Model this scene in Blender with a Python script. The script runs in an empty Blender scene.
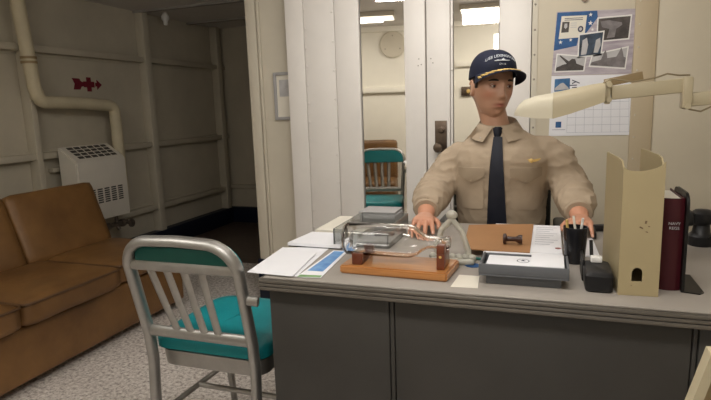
import bpy, bmesh, math, random
from math import sin, cos, pi, radians, exp, sqrt
from mathutils import Vector, Matrix, noise
from mathutils.bvhtree import BVHTree
random.seed(7)
SC = bpy.context.scene
COL = SC.collection

# ------------------------------------------------------------------ materials
def lin(c):
    f = lambda v: v / 12.92 if v <= 0.04045 else ((v + 0.055) / 1.055) ** 2.4
    return tuple(f(x / 255.0) for x in c) + (1.0,)

def mat(name, rgb, rough=0.6, metal=0.0, var=0.10, scale=8.0, bump=0.0, bscale=60.0, rgb2=None,
        trans=0.0, ior=1.45, emit=0.0, stretch=(1, 1, 1), spec=0.5, coat=0.0):
    m = bpy.data.materials.new(name)
    m.use_nodes = True
    nt = m.node_tree
    b = nt.nodes['Principled BSDF']
    b.inputs['Roughness'].default_value = rough
    b.inputs['Metallic'].default_value = metal
    b.inputs['Specular IOR Level'].default_value = spec
    b.inputs['IOR'].default_value = ior
    b.inputs['Transmission Weight'].default_value = trans
    b.inputs['Coat Weight'].default_value = coat
    tc = nt.nodes.new('ShaderNodeTexCoord')
    mp = nt.nodes.new('ShaderNodeMapping')
    mp.inputs['Scale'].default_value = stretch
    nt.links.new(tc.outputs['Object'], mp.inputs['Vector'])
    n = nt.nodes.new('ShaderNodeTexNoise')
    n.inputs['Scale'].default_value = scale
    n.inputs['Detail'].default_value = 5
    n.inputs['Roughness'].default_value = 0.6
    nt.links.new(mp.outputs['Vector'], n.inputs['Vector'])
    r = nt.nodes.new('ShaderNodeValToRGB')
    r.color_ramp.elements[0].position = 0.3
    r.color_ramp.elements[1].position = 0.7
    c = lin(rgb)
    if rgb2 is not None:
        c0 = lin(rgb2)
        c1 = c
    else:
        c0 = tuple(v * (1 - var) for v in c[:3]) + (1,)
        c1 = tuple(min(1, v * (1 + var)) for v in c[:3]) + (1,)
    r.color_ramp.elements[0].color = c0
    r.color_ramp.elements[1].color = c1
    nt.links.new(n.outputs['Fac'], r.inputs['Fac'])
    nt.links.new(r.outputs['Color'], b.inputs['Base Color'])
    if emit:
        nt.links.new(r.outputs['Color'], b.inputs['Emission Color'])
        b.inputs['Emission Strength'].default_value = emit
    if bump:
        n2 = nt.nodes.new('ShaderNodeTexNoise')
        n2.inputs['Scale'].default_value = bscale
        n2.inputs['Detail'].default_value = 3
        nt.links.new(mp.outputs['Vector'], n2.inputs['Vector'])
        bp = nt.nodes.new('ShaderNodeBump')
        bp.inputs['Strength'].default_value = bump
        bp.inputs['Distance'].default_value = 0.01
        nt.links.new(n2.outputs['Fac'], bp.inputs['Height'])
        nt.links.new(bp.outputs['Normal'], b.inputs['Normal'])
    return m

def floor_mat():
    m = mat('floor_speckle', (200, 194, 186), 0.45)
    nt = m.node_tree
    b = nt.nodes['Principled BSDF']
    tc = nt.nodes['Texture Coordinate']
    v = nt.nodes.new('ShaderNodeTexNoise')
    v.inputs['Scale'].default_value = 55
    v.inputs['Detail'].default_value = 6
    v.inputs['Roughness'].default_value = 0.75
    nt.links.new(tc.outputs['Object'], v.inputs['Vector'])
    r = nt.nodes.new('ShaderNodeValToRGB')
    e = r.color_ramp.elements
    e[0].position, e[0].color = 0.38, lin((140, 130, 124))
    e[1].position, e[1].color = 0.60, lin((238, 232, 226))
    k = e.new(0.48)
    k.color = lin((206, 197, 190))
    nt.links.new(v.outputs['Fac'], r.inputs['Fac'])
    nt.links.new(r.outputs['Color'], b.inputs['Base Color'])
    return m

def attr_mat(name, rough=0.5, bump=0.0, bscale=200, sss=0.0):
    m = bpy.data.materials.new(name)
    m.use_nodes = True
    nt = m.node_tree
    b = nt.nodes['Principled BSDF']
    b.inputs['Roughness'].default_value = rough
    a = nt.nodes.new('ShaderNodeVertexColor')
    a.layer_name = 'tint'
    nt.links.new(a.outputs['Color'], b.inputs['Base Color'])
    return m

M = {}
M['wall_cream'] = mat('wall_cream', (208, 200, 183), 0.55, var=0.05, scale=3, bump=0.05, bscale=12)
M['wall_left'] = mat('wall_left', (196, 188, 170), 0.6, var=0.09, scale=2.5, bump=0.12, bscale=9)
M['ceiling'] = mat('ceiling', (214, 210, 206), 0.7, var=0.06, scale=2)
M['trim_dark'] = mat('trim_dark', (150, 146, 140), 0.7)
M['floor'] = floor_mat()
M['floor_shade'] = mat('floor_shade', (92, 78, 70), 0.35, var=0.3, scale=20)
M['navy_base'] = mat('navy_base', (18, 26, 46), 0.5)
M['locker'] = mat('locker', (232, 227, 221), 0.42, var=0.035, scale=4, bump=0.04, bscale=14)
M['seam'] = mat('seam', (150, 142, 132), 0.6)
M['mirror'] = mat('mirror', (240, 236, 228), 0.02, metal=1.0, var=0.01)
M['brass_dark'] = mat('brass_dark', (104, 90, 78), 0.38, metal=0.8, var=0.2, scale=30)
M['steel'] = mat('steel', (172, 170, 166), 0.42, metal=0.85, var=0.08, scale=20, bump=0.03, bscale=90)
M['teal'] = mat('teal', (20, 140, 148), 0.42, var=0.08, scale=10, bump=0.06, bscale=160)
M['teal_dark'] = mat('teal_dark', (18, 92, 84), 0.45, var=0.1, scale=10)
M['leather'] = mat('leather', (132, 96, 55), 0.45, scale=3.2, rgb2=(98, 68, 37), bump=0.18, bscale=26)
M['leather_dark'] = mat('leather_dark', (96, 68, 40), 0.5, scale=5, rgb2=(70, 48, 28))
M['pipe'] = mat('pipe', (205, 194, 166), 0.6, var=0.06, bump=0.3, bscale=40)
M['enamel'] = mat('enamel', (220, 214, 202), 0.4, var=0.03)
M['grille'] = mat('grille', (70, 66, 60), 0.6)
M['valve'] = mat('valve', (112, 102, 92), 0.45, metal=0.6, var=0.3, scale=40)
M['maroon'] = mat('maroon', (116, 26, 44), 0.6)
M['white'] = mat('white', (232, 230, 226), 0.5, var=0.02)
M['desk'] = mat('desk', (62, 60, 57), 0.5, metal=0.1, var=0.10, scale=5)
M['desk_top'] = mat('desk_top', (158, 151, 143), 0.5, var=0.05, scale=6)
M['desk_edge'] = mat('desk_edge', (120, 115, 108), 0.36, metal=0.6, var=0.08)
M['paper'] = mat('paper', (236, 236, 240), 0.7, var=0.015)
M['paper_warm'] = mat('paper_warm', (228, 222, 208), 0.7, var=0.03)
M['paper_gray'] = mat('paper_gray', (168, 166, 166), 0.6, var=0.05)
M['blue_print'] = mat('blue_print', (70, 124, 190), 0.5, scale=26, rgb2=(126, 172, 216))
M['green_print'] = mat('green_print', (122, 160, 104), 0.5)
M['ink'] = mat('ink', (60, 62, 84), 0.7)
M['manila'] = mat('manila', (168, 124, 84), 0.6, var=0.06, scale=7)
M['black'] = mat('black', (22, 22, 24), 0.4, var=0.15)
M['black_metal'] = mat('black_metal', (34, 33, 32), 0.4, metal=0.4)
M['charcoal'] = mat('charcoal', (98, 100, 104), 0.55, var=0.06)
M['wood'] = mat('wood', (196, 138, 82), 0.32, scale=7, rgb2=(164, 106, 56), stretch=(0.8, 9, 9), coat=0.3)
M['wood_red'] = mat('wood_red', (120, 62, 36), 0.3, scale=9, rgb2=(92, 44, 26), coat=0.3)
M['wood_dark'] = mat('wood_dark', (58, 34, 26), 0.3, var=0.2, coat=0.3)
M['glass'] = mat('glass', (255, 255, 255), 0.01, trans=1.0, var=0.0, ior=1.45)
M['acrylic'] = mat('acrylic', (214, 216, 214), 0.06, trans=0.92, var=0.02, ior=1.2)
M['smoke_glass'] = mat('smoke_glass', (30, 30, 34), 0.12, var=0.05)
M['pewter'] = mat('pewter', (216, 213, 200), 0.35, var=0.12, scale=30, trans=0.45)
M['beige_card'] = mat('beige_card', (170, 155, 120), 0.5, var=0.03, scale=5)
M['beige_dark'] = mat('beige_dark', (150, 130, 96), 0.6)
M['book'] = mat('book', (66, 14, 24), 0.45, var=0.1)
M['gold'] = mat('gold', (226, 192, 120), 0.4, metal=0.3, var=0.15, scale=60)
M['lamp_cream'] = mat('lamp_cream', (194, 182, 153), 0.45, var=0.03)
M['wire'] = mat('wire', (150, 136, 108), 0.4, metal=0.5)
M['khaki'] = mat('khaki', (174, 156, 134), 0.85, var=0.06, scale=9, bump=0.25, bscale=22)
M['khaki_shade'] = mat('khaki_shade', (160, 143, 121), 0.85, var=0.05)  # darker khaki for buttons; on the flaps it carries their shadow lines
M['trousers'] = mat('trousers', (150, 132, 104), 0.85)
M['tie'] = mat('tie', (20, 24, 38), 0.6, var=0.12)
M['cap_blue'] = mat('cap_blue', (17, 23, 46), 0.75, var=0.12, scale=14, bump=0.1, bscale=200)
M['cap_thread'] = mat('cap_thread', (196, 200, 206), 0.7)
M['hair'] = mat('hair', (44, 32, 26), 0.6, var=0.3, scale=70)
M['skin'] = attr_mat('skin', 0.42)
M['eye_white'] = mat('eye_white', (206, 200, 192), 0.25, var=0.02)
M['iris'] = mat('iris', (52, 42, 36), 0.2)
M['shoe'] = mat('shoe', (26, 20, 18), 0.3)
M['light_panel'] = mat('light_panel', (255, 250, 240), 0.5, var=0.0, emit=5.0)
M['flag_blue'] = mat('flag_blue', (44, 88, 140), 0.6, var=0.25, scale=18)
M['flag_haze'] = mat('flag_haze', (206, 198, 202), 0.6, scale=9, rgb2=(150, 138, 150), stretch=(0.6, 1, 4))
M['photo_gray'] = mat('photo_gray', (142, 136, 136), 0.5, scale=22, rgb2=(98, 92, 92))
M['photo_dark'] = mat('photo_dark', (92, 84, 80), 0.5, scale=16, rgb2=(44, 38, 36))
M['photo_blue'] = mat('photo_blue', (66, 84, 104), 0.5, scale=20, rgb2=(14, 18, 30))
M['photo_light'] = mat('photo_light', (186, 184, 184), 0.5, var=0.12, scale=24)
M['photo_sea'] = mat('photo_sea', (70, 120, 166), 0.5, scale=24, rgb2=(40, 84, 130))
M['stamp_red'] = mat('stamp_red', (150, 80, 74), 0.7)
M['gray_line'] = mat('gray_line', (176, 178, 188), 0.7)
M['scuff'] = mat('scuff', (112, 92, 70), 0.8)

# ------------------------------------------------------------------ builders
class MB:
    """collects shapes in world coordinates; build() links them as one mesh object"""
    def __init__(s):
        s.bm = bmesh.new()
    def _merge(s, tmp):
        me = bpy.data.meshes.new('tmp')
        tmp.to_mesh(me)
        s.bm.from_mesh(me)
        bpy.data.meshes.remove(me)
        tmp.free()
    def obox(s, c, size, rot=None, bev=0.0, seg=2):
        t = bmesh.new()
        bmesh.ops.create_cube(t, size=1.0)
        for v in t.verts:
            v.co = Vector((v.co.x * size[0], v.co.y * size[1], v.co.z * size[2]))
        if bev > 0:
            bmesh.ops.bevel(t, geom=list(t.edges), offset=min(bev, 0.49 * min(size)), segments=seg, profile=0.5, affect='EDGES')
        R = rot if rot is not None else Matrix.Identity(3)
        for v in t.verts:
            v.co = R @ v.co + Vector(c)
        s._merge(t)
        return s
    def box(s, x0, x1, y0, y1, z0, z1, bev=0.0, seg=2):
        return s.obox(((x0 + x1) / 2, (y0 + y1) / 2, (z0 + z1) / 2), (abs(x1 - x0), abs(y1 - y0), abs(z1 - z0)), None, bev, seg)
    def loft(s, rings, cap=True, closed=True):
        t = bmesh.new()
        vs = [[t.verts.new(p) for p in r] for r in rings]
        n = len(vs[0])
        for a, b in zip(vs, vs[1:]):
            for i in range(n if closed else n - 1):
                j = (i + 1) % n
                try:
                    t.faces.new((a[i], a[j], b[j], b[i]))
                except ValueError:
                    pass
        if cap and closed:
            t.faces.new(list(reversed(vs[0])))
            t.faces.new(vs[-1])
        bmesh.ops.recalc_face_normals(t, faces=t.faces)
        s._merge(t)
        return s
    def tube(s, pts, r, n=12, flat=None, up=None):
        """tube along pts; r a number or a list; flat=(a,b) section half-axes multiplies r"""
        pts = [Vector(p) for p in pts]
        rs = r if isinstance(r, (list, tuple)) else [r] * len(pts)
        fa, fb = flat if flat else (1, 1)
        rings = []
        ref = Vector(up) if up else None
        for i, p in enumerate(pts):
            a = pts[max(0, i - 1)]
            b = pts[min(len(pts) - 1, i + 1)]
            d = (b - a).normalized()
            if ref is None:
                ref = Vector((0, 0, 1)) if abs(d.z) < 0.9 else Vector((1, 0, 0))
            u = (ref - d * ref.dot(d))
            if u.length < 1e-5:
                u = d.orthogonal()
            u.normalize()
            w = d.cross(u)
            ref = u if up is None else Vector(up)
            rings.append([p + u * cos(2 * pi * k / n) * rs[i] * fa + w * sin(2 * pi * k / n) * rs[i] * fb for k in range(n)])
        return s.loft(rings)
    def lathe(s, prof, c=(0, 0, 0), axis='Z', n=28, cap=True):
        c = Vector(c)
        rings = []
        for r, h in prof:
            ring = []
            for k in range(n):
                a = 2 * pi * k / n
                x, y = max(r, 1e-4) * cos(a), max(r, 1e-4) * sin(a)
                p = {'Z': Vector((x, y, h)), 'X': Vector((h, x, y)), 'Y': Vector((x, h, y))}[axis]
                ring.append(c + p)
            rings.append(ring)
        return s.loft(rings, cap)
    def prism(s, poly, d):
        """extrude a polygon of world points along the vector d"""
        d = Vector(d)
        t = bmesh.new()
        a = [t.verts.new(Vector(p)) for p in poly]
        b = [t.verts.new(Vector(p) + d) for p in poly]
        n = len(a)
        t.faces.new(a)
        t.faces.new(list(reversed(b)))
        for i in range(n):
            t.faces.new((a[i], b[i], b[(i + 1) % n], a[(i + 1) % n]))
        bmesh.ops.recalc_face_normals(t, faces=t.faces)
        s._merge(t)
        return s
    def ball(s, c, r, scale=(1, 1, 1), rot=None, u=16, v=10):
        t = bmesh.new()
        bmesh.ops.create_uvsphere(t, u_segments=u, v_segments=v, radius=r)
        R = rot if rot is not None else Matrix.Identity(3)
        for q in t.verts:
            q.co = R @ Vector((q.co.x * scale[0], q.co.y * scale[1], q.co.z * scale[2])) + Vector(c)
        s._merge(t)
        return s
    def mesh(s, me):
        s.bm.from_mesh(me)
        return s
    def build(s, name, m, parent=None, angle=40, smooth=True):
        if parent is not None:
            W = world_loc(parent)
            for v in s.bm.verts:
                v.co -= W
        me = bpy.data.meshes.new(name)
        s.bm.to_mesh(me)
        s.bm.free()
        me.materials.append(m)
        if smooth:
            me.shade_smooth()
            me.set_sharp_from_angle(angle=radians(angle))
        o = bpy.data.objects.new(name, me)
        COL.objects.link(o)
        o.parent = parent
        return o

def world_loc(o):
    l = Vector((0, 0, 0))
    while o is not None:
        l += o.location
        o = o.parent
    return l

def tag(o, label=None, cat=None, group=None, kind=None):
    if label: o['label'] = label
    if cat: o['category'] = cat
    if group: o['group'] = group
    if kind: o['kind'] = kind
    return o

def thing(name, label, cat, loc=(0, 0, 0), group=None):
    o = bpy.data.objects.new(name, None)
    o.empty_display_size = 0.1
    COL.objects.link(o)
    o.location = loc
    return tag(o, label, cat, group)

def struct(name, mb, m, parent=None, **k):
    o = mb.build(name, m, parent, **k)
    o['kind'] = 'structure'
    return o

def text_mesh(body, size, extrude=0.0004):
    cu = bpy.data.curves.new('lettering', 'FONT')
    cu.body = body
    cu.size = size
    cu.extrude = extrude
    cu.align_x = 'CENTER'
    cu.align_y = 'CENTER'
    cu.resolution_u = 3
    o = bpy.data.objects.new('lettering', cu)
    COL.objects.link(o)
    bpy.context.view_layer.update()
    dg = bpy.context.evaluated_depsgraph_get()
    me = bpy.data.meshes.new_from_object(o.evaluated_get(dg))
    bpy.data.objects.remove(o)
    return me

def eval_mesh(o):
    bpy.context.view_layer.update()
    dg = bpy.context.evaluated_depsgraph_get()
    return bpy.data.meshes.new_from_object(o.evaluated_get(dg))

def remeshed(mb, voxel, smooth_iter=4, factor=0.5, disp=None):
    """fuse overlapping closed shapes to one continuous mesh datablock (world coordinates)"""
    me = bpy.data.meshes.new('fuse')
    mb.bm.to_mesh(me)
    mb.bm.free()
    o = bpy.data.objects.new('fuse', me)
    COL.objects.link(o)
    r = o.modifiers.new('r', 'REMESH')
    r.mode = 'VOXEL'
    r.voxel_size = voxel
    s = o.modifiers.new('s', 'SMOOTH')
    s.iterations = smooth_iter
    s.factor = factor
    out = eval_mesh(o)
    bpy.data.objects.remove(o)
    return out

def link_mesh(name, me, m, parent=None):
    if parent is not None:
        me.transform(Matrix.Translation(-world_loc(parent)))
    me.materials.clear()
    me.materials.append(m)
    me.shade_smooth()
    o = bpy.data.objects.new(name, me)
    COL.objects.link(o)
    o.parent = parent
    return o

def quad_sheet(mb, q, z, th=0.0012):
    mb.prism([(x, y, z) for x, y in q], (0, 0, th))
    return mb

def arc(c, r, a0, a1, n):
    return [(c[0] + r * cos(a0 + (a1 - a0) * i / n), c[1] + r * sin(a0 + (a1 - a0) * i / n)) for i in range(n + 1)]

CEIL = 2.10
XL, XR = -3.40, 0.98
YB = 2.95          # front of the locker wall
YA = 5.25          # back of the alcove
YF = -0.25          # wall on the camera's side, with the opening the photo looks through
# ------------------------------------------------------------------ room shell
struct('floor', MB().box(XL - .1, XR + .1, -1.2, YA + .1, -0.05, 0.0), M['floor'])
cl = struct('ceiling', MB().box(XL - .1, XR + .1, YF - .1, YA + .1, CEIL, CEIL + .05), M['ceiling'])
w = MB().box(XL - .05, XL, YF - .1, YA + .05, 0, CEIL)
struct('wall_left', w, M['wall_left'])
struct('wall_far', MB().box(XL, -1.72, YA, YA + .05, 0, CEIL), M['wall_left'])
struct('wall_alcove', MB().box(-1.745, -1.70, 3.13, YA, 0, CEIL), M['wall_cream'])
struct('wall_back', MB().box(-1.74, XR, 3.05, 3.13, 0, CEIL), M['wall_cream'])
struct('wall_right', MB().box(XR, XR + .05, YF - .1, 3.13, 0, CEIL), M['wall_cream'])
M['wall_front'] = mat('wall_front', (238, 234, 222), .55, var=.02)
struct('wall_front', MB().box(XL, -0.30, YF - .05, YF, 0, CEIL).box(0.60, XR, YF - .05, YF, 0, CEIL)
       .box(-0.30, 0.60, YF - .05, YF, 1.95, CEIL), M['wall_front'])
# jamb at the bulkhead's left edge
j = MB().box(-1.760, -1.690, 3.035, 3.135, 0, CEIL, .008).box(-1.683, -1.665, 3.035, 3.05, 0, CEIL, .004)
struct('trim_1', j, M['wall_cream'])
# hull frames and stringers on the left wall
n = 2
for y in (2.83, 4.03, 5.14):
    wd = .045 if y < 3 else .075
    struct('trim_%d' % n, MB().box(XL, XL + .085, y - wd / 2, y + wd / 2, 0.0, CEIL, .006), M['wall_left'])
    n += 1
for z, h in ((1.69, .045), (.955, .045), (.39, .045)):
    struct('trim_%d' % n, MB().box(XL, XL + .07, YF, YA, z - h / 2, z + h / 2, .005).box(XL, XL + .012, YF, YA, z - h / 2 - .02, z + h / 2 + .02), M['wall_left'])
    n += 1
struct('trim_%d' % n, MB().box(XL, XL + .05, 2.95, 3.30, .83, .86, .004), M['wall_left']); n += 1
# far alcove frame
struct('trim_%d' % n, MB().box(XL, -1.72, YA - .05, YA, .38, .42, .004), M['wall_left']); n += 1
# ceiling battens
for y in (3.05, 4.0, 4.75):
    struct('trim_%d' % n, MB().box(XL, -1.72, y - .02, y + .02, CEIL - .018, CEIL), M['trim_dark']); n += 1
# stringers on the camera's side wall, seen in the mirrors
struct('trim_%d' % n, MB().box(-2.2, -.715, YF, YF + .05, 1.375, 1.435, .006), M['wall_front']); n += 1
struct('trim_%d' % n, MB().box(-.70, -.31, YF, YF + .05, 1.62, 1.67, .006), M['wall_front']); n += 1
struct('trim_%d' % n, MB().box(-2.2, -.31, YF, YF + .04, CEIL - .06, CEIL, .006), M['wall_front']); n += 1
struct('baseboard_left', MB().box(XL, XL + .09, YF + .05, YA, 0, .17, .006), M['navy_base'])
struct('baseboard_far', MB().box(XL + .09, -1.77, YA - .07, YA, 0, .17, .006), M['navy_base'])
struct('baseboard_alcove', MB().box(-1.775, -1.745, 3.14, YA - .07, 0, .17, .004), M['navy_base'])
struct('baseboard_back', MB().box(-1.770, -1.454, 3.02, 3.034, 0, .27, .004), M['navy_base'])
struct('floor_alcove_shade', MB().box(XL + .09, -1.775, 3.75, YA - .07, 0, .003), M['floor_shade'])  # dark plate over the floor, the alcove's shade put into its colour
# cream bulkhead to the right of the lockers
def rivets(xs_zs, y, r=.0055):
    m = MB()
    for x, z in xs_zs:
        m.ball((x, y, z), r, (1, .55, 1), u=8, v=6)
    return m
M['wall_tan'] = mat('wall_tan', (206, 196, 175), .55, var=.04, scale=3, bump=.05, bscale=12)
M['pilaster'] = mat('pilaster', (192, 176, 148), .55, var=.04, scale=3)
struct('wall_poster', MB().box(-.085, .365, YB, 3.05, 0, CEIL), M['wall_tan'])
struct('trim_%d' % n, MB().box(.3655, .462, YB - .012, 3.05, 0, CEIL, .006), M['pilaster']); n += 1
struct('wall_panel', MB().box(.463, XR, YB - .03, 3.05, 0, CEIL, .004), M['wall_tan'])
struct('trim_%d' % n, rivets([(.385, .30 + .105 * i) for i in range(17)], YB - .013, .0045), M['wall_cream']); n += 1
struct('trim_%d' % n, MB().box(-.092, -.066, YB - .006, YB, 0, CEIL), M['wall_cream']); n += 1
struct('trim_%d' % n, rivets([(-.079, .25 + .12 * i) for i in range(15)], YB - .007, .005), M['seam']); n += 1

# ------------------------------------------------------------------ lockers and mirrors
L = thing('metal_locker', 'plain white riveted steel locker, leftmost of the locker row, beside the framed notice', 'locker', (-1.23, YB, 0))
MB().box(-1.45, -1.336, YB, 3.045, 0.0, CEIL - .004, .004).build('side_panel', M['locker'], L)
MB().box(-1.333, -1.148, YB, 3.045, 0.0, CEIL - .004, .003).build('front_panel', M['locker'], L)
MB().box(-1.145, -1.004, YB, 3.045, 0.0, CEIL - .004, .003).build('front_panel', M['locker'], L)
for x, z in [(-1.325, .2 + .105 * i) for i in range(18)] + [(-1.158, .15 + .16 * i) for i in range(12)]:
    rivets([(x, z)], YB - .0005, .007).build('rivet', M['locker'], L)

def rot_mirror(mb, x0, x1, yc, z0, z1, ang):
    mb.obox(((x0 + x1) / 2, yc, (z0 + z1) / 2), (x1 - x0, .006, z1 - z0), Matrix.Rotation(radians(ang), 3, 'Z'))
    return mb
L = thing('metal_locker', 'white steel locker with a tall narrow mirror reflecting the teal chair', 'locker', (-.81, YB, 0))
MB().box(-1.0, -.75, YB + .055, 3.045, 0, CEIL - .004).build('back_panel', M['locker'], L)
MB().box(-.748, -.634, YB, 3.045, 0, CEIL - .004, .003).build('front_panel', M['locker'], L)
rot_mirror(MB(), -.996, -.756, YB + .027, .12, CEIL - .02, 6.0).build('mirror', M['mirror'], L)
for x, z in ((-.668, 1.465), (-.655, 1.435), (-.672, 1.43)):
    MB().lathe([(.0035, -.001), (.0035, .004)], (x, YB, z), 'Y', 8).build('screw_hole', M['seam'], L)

L = thing('metal_locker', 'white steel locker door with dark lock plate and knob, directly behind the mannequin', 'locker', (-.36, YB, 0))
MB().box(-.626, -.502, YB, 3.045, 0, CEIL - .004, .003).build('door', M['locker'], L)
MB().box(-.502, -.252, YB + .05, 3.045, 0, CEIL - .004).build('back_panel', M['locker'], L)
MB().box(-.250, -.096, YB, 3.045, 0, CEIL - .004, .003).build('side_panel', M['locker'], L)
rot_mirror(MB(), -.484, -.256, YB + .026, .12, CEIL - .02, 2.5).build('mirror', M['mirror'], L)
MB().box(-.499, -.487, YB + .004, YB + .03, 0, CEIL - .02, .003).ball((-.493, YB + .003, 1.40), .006).ball((-.493, YB + .003, 1.62), .006).build('hinge_strip', M['locker'], L)
pl = MB().box(-.584, -.519, YB - .004, YB, .965, 1.135, .002).build('lock_plate', M['brass_dark'], L)
MB().lathe([(.019, 0), (.019, -.004), (.012, -.006), (.012, -.014), (.001, -.015)], (-.548, YB - .004, 1.085), 'Y', 20).build('lock_cylinder', M['brass_dark'], pl)
MB().lathe([(.012, 0), (.010, -.02), (.021, -.026), (.026, -.036), (.022, -.048), (.001, -.052)], (-.562, YB - .004, .992), 'Y', 24).build('knob', M['brass_dark'], pl)
for x, z in ((-.603, 1.463), (-.592, 1.44)):
    MB().lathe([(.0035, -.001), (.0035, .004)], (x, YB, z), 'Y', 8).build('screw_hole', M['seam'], L)

# framed notice on the bulkhead
nt_ = thing('framed_notice', 'small grey-framed white notice on the cream bulkhead left of the lockers', 'notice', (-1.50, 3.05, 1.30))
MB().box(-1.585, -1.462, 3.040, 3.049, 1.165, 1.440).build('sheet', M['paper_warm'], nt_)
fr = MB()
fr.box(-1.590, -1.572, 3.030, 3.049, 1.160, 1.445, .002).box(-1.465, -1.454, 3.030, 3.049, 1.160, 1.445, .002)
fr.box(-1.572, -1.465, 3.030, 3.049, 1.427, 1.445, .002).box(-1.572, -1.465, 3.030, 3.049, 1.160, 1.178, .002)
fr.build('frame', M['paper_gray'], nt_)
MB().box(-1.555, -1.475, 3.0392, 3.0402, 1.30, 1.40).build('print', M['photo_light'], nt_)

# round cover plate on the camera's side wall (seen in the mirror)
cp = thing('round_cover_plate', 'round cream cover plate with screws, reflected high in the narrow mirror', 'cover plate', (-1.01, YF, 1.90))
MB().lathe([(.145, 0), (.145, .026), (.137, .034), (.001, .035)], (-1.01, YF, 1.90), 'Y', 40).build('disc', M['wall_cream'], cp)
for a in (90, 210, 330):
    sc_ = MB().ball((-1.01 + .095 * cos(radians(a)), YF + .035, 1.90 + .095 * sin(radians(a))), .007, (1, .6, 1))
    sc_.build('screw', M['seam'], cp)

lb = thing('latch_box', 'small brass-coloured box fitting on the cream wall, reflected beside the mannequin\'s ear', 'latch', (-.59, YF, 1.36))  # brass latch box with a knob
MB().box(-.645, -.535, YF, YF + .03, 1.305, 1.405, .006).build('case', M['brass_dark'], lb)
MB().lathe([(.012, 0), (.010, .02), (.022, .028), (.018, .045), (.001, .047)], (-.565, YF + .03, 1.355), 'Y', 18).build('knob', M['gold'], lb)

# ------------------------------------------------------------------ ceiling lights
def fixture(x0, x1, y0, y1, label, emit_m):
    t = thing('ceiling_light', label, 'ceiling light', ((x0 + x1) / 2, (y0 + y1) / 2, CEIL), 'fluorescent ceiling lights')
    MB().box(x0, x1, y0, y1, CEIL - .045, CEIL - .002, .004).build('housing', M['enamel'], t)
    MB().box(x0 + .015, x1 - .015, y0 + .015, y1 - .015, CEIL - .052, CEIL - .046, .002).build('diffuser', emit_m, t)
    return t
M['light_dim'] = mat('light_dim', (255, 250, 240), 0.5, var=0, emit=1.8)
fixture(-.60, .40, .50, .78, 'long fluorescent ceiling light reflected above the cap in the right-hand mirror', M['light_panel'])
fixture(-2.05, -.93, .50, .78, 'fluorescent ceiling light reflected at the top of the left-hand narrow mirror', M['light_dim'])
def area(name, loc, sx, sy, power, rot=(0, 0, 0), col=(1, .96, .91), spread=180):
    l = bpy.data.lights.new(name, 'AREA')
    l.shape = 'RECTANGLE'
    l.size, l.size_y = sx, sy
    l.energy = power
    l.color = col
    l.spread = radians(spread)
    o = bpy.data.objects.new(name, l)
    COL.objects.link(o)
    o.location = loc
    o.rotation_euler = rot
    return o
def aim(d):
    return Vector(d).to_track_quat('-Z', 'Y').to_euler()
area('desk_tube_light', (-.45, 1.95, CEIL - .07), 1.1, .14, 14, aim((0, .74, -.67)))
area('fluorescent_tube_light', (-.10, .66, CEIL - .07), .95, .22, 7.5, aim((.02, .75, -.62)))
area('fluorescent_down_light', (-.10, .62, CEIL - .075), .95, .24, 14, aim((-.12, -.45, -.85)))
area('fluorescent_dim_light', (-1.5, .64, CEIL - .065), .9, .22, 7)
pt_ = bpy.data.lights.new('ceiling_fill_light', 'POINT')  # added fill for the ceiling and upper hull wall; no bulb hangs here
pt_.energy = 8
pt_.shadow_soft_size = .12
pt_.color = (1, .95, .88)
po_ = bpy.data.objects.new('ceiling_fill_light', pt_)
COL.objects.link(po_)
po_.location = (-2.0, .75, 1.93)
area('passage_light', (-.1, -1.0, 2.0), .8, .3, 3, aim((0, 1, -.3)))
fixture(-1.0, .10, 1.87, 2.03, 'fluorescent ceiling light above the desk, out of the picture', M['light_dim'])

# white fitting hanging from the ceiling by the hull
t = thing('ceiling_hook', 'small white fitting hanging from the dark ceiling near the hull wall', 'fitting', (-3.22, 4.18, CEIL))
MB().lathe([(.022, 0), (.022, -.02), (.035, -.03), (.035, -.055), (.02, -.075), (.018, -.105), (.001, -.11)], (-3.22, 4.18, CEIL), 'Z', 16).build('body', M['white'], t)

# ------------------------------------------------------------------ left wall fittings
p = thing('lagged_pipe', 'thick cream lagged pipe stepping down the hull wall to the heater', 'pipe', (-3.24, 2.9, CEIL))
R_ = .044
def elbow(c, r, a0, a1, nn=6):
    return [(-3.255, c[0] + r * cos(radians(a0 + (a1 - a0) * i / nn)), c[1] + r * sin(radians(a0 + (a1 - a0) * i / nn))) for i in range(nn + 1)]
run = [(-3.255, 2.745, CEIL - .002), (-3.255, 2.80, 1.42)] + elbow((2.88, 1.395), .07, 180, 270) + [(-3.255, 3.1, 1.322), (-3.255, 3.42, 1.30)] + \
      elbow((3.44, 1.24), .06, 90, 0) + [(-3.255, 3.50, 1.12), (-3.255, 3.505, .62)]
MB().tube(run, R_, 18).build('lagging', M['pipe'], p, angle=60)
b_ = MB()
for z in (1.615, 1.585):
    b_.lathe([(R_ * .9, -.008), (R_ + .006, -.008), (R_ + .006, .008), (R_ * .9, .008)], (-3.255, 2.784, z), 'Z', 20)
b_.build('joint_band', M['beige_dark'], p)

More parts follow.
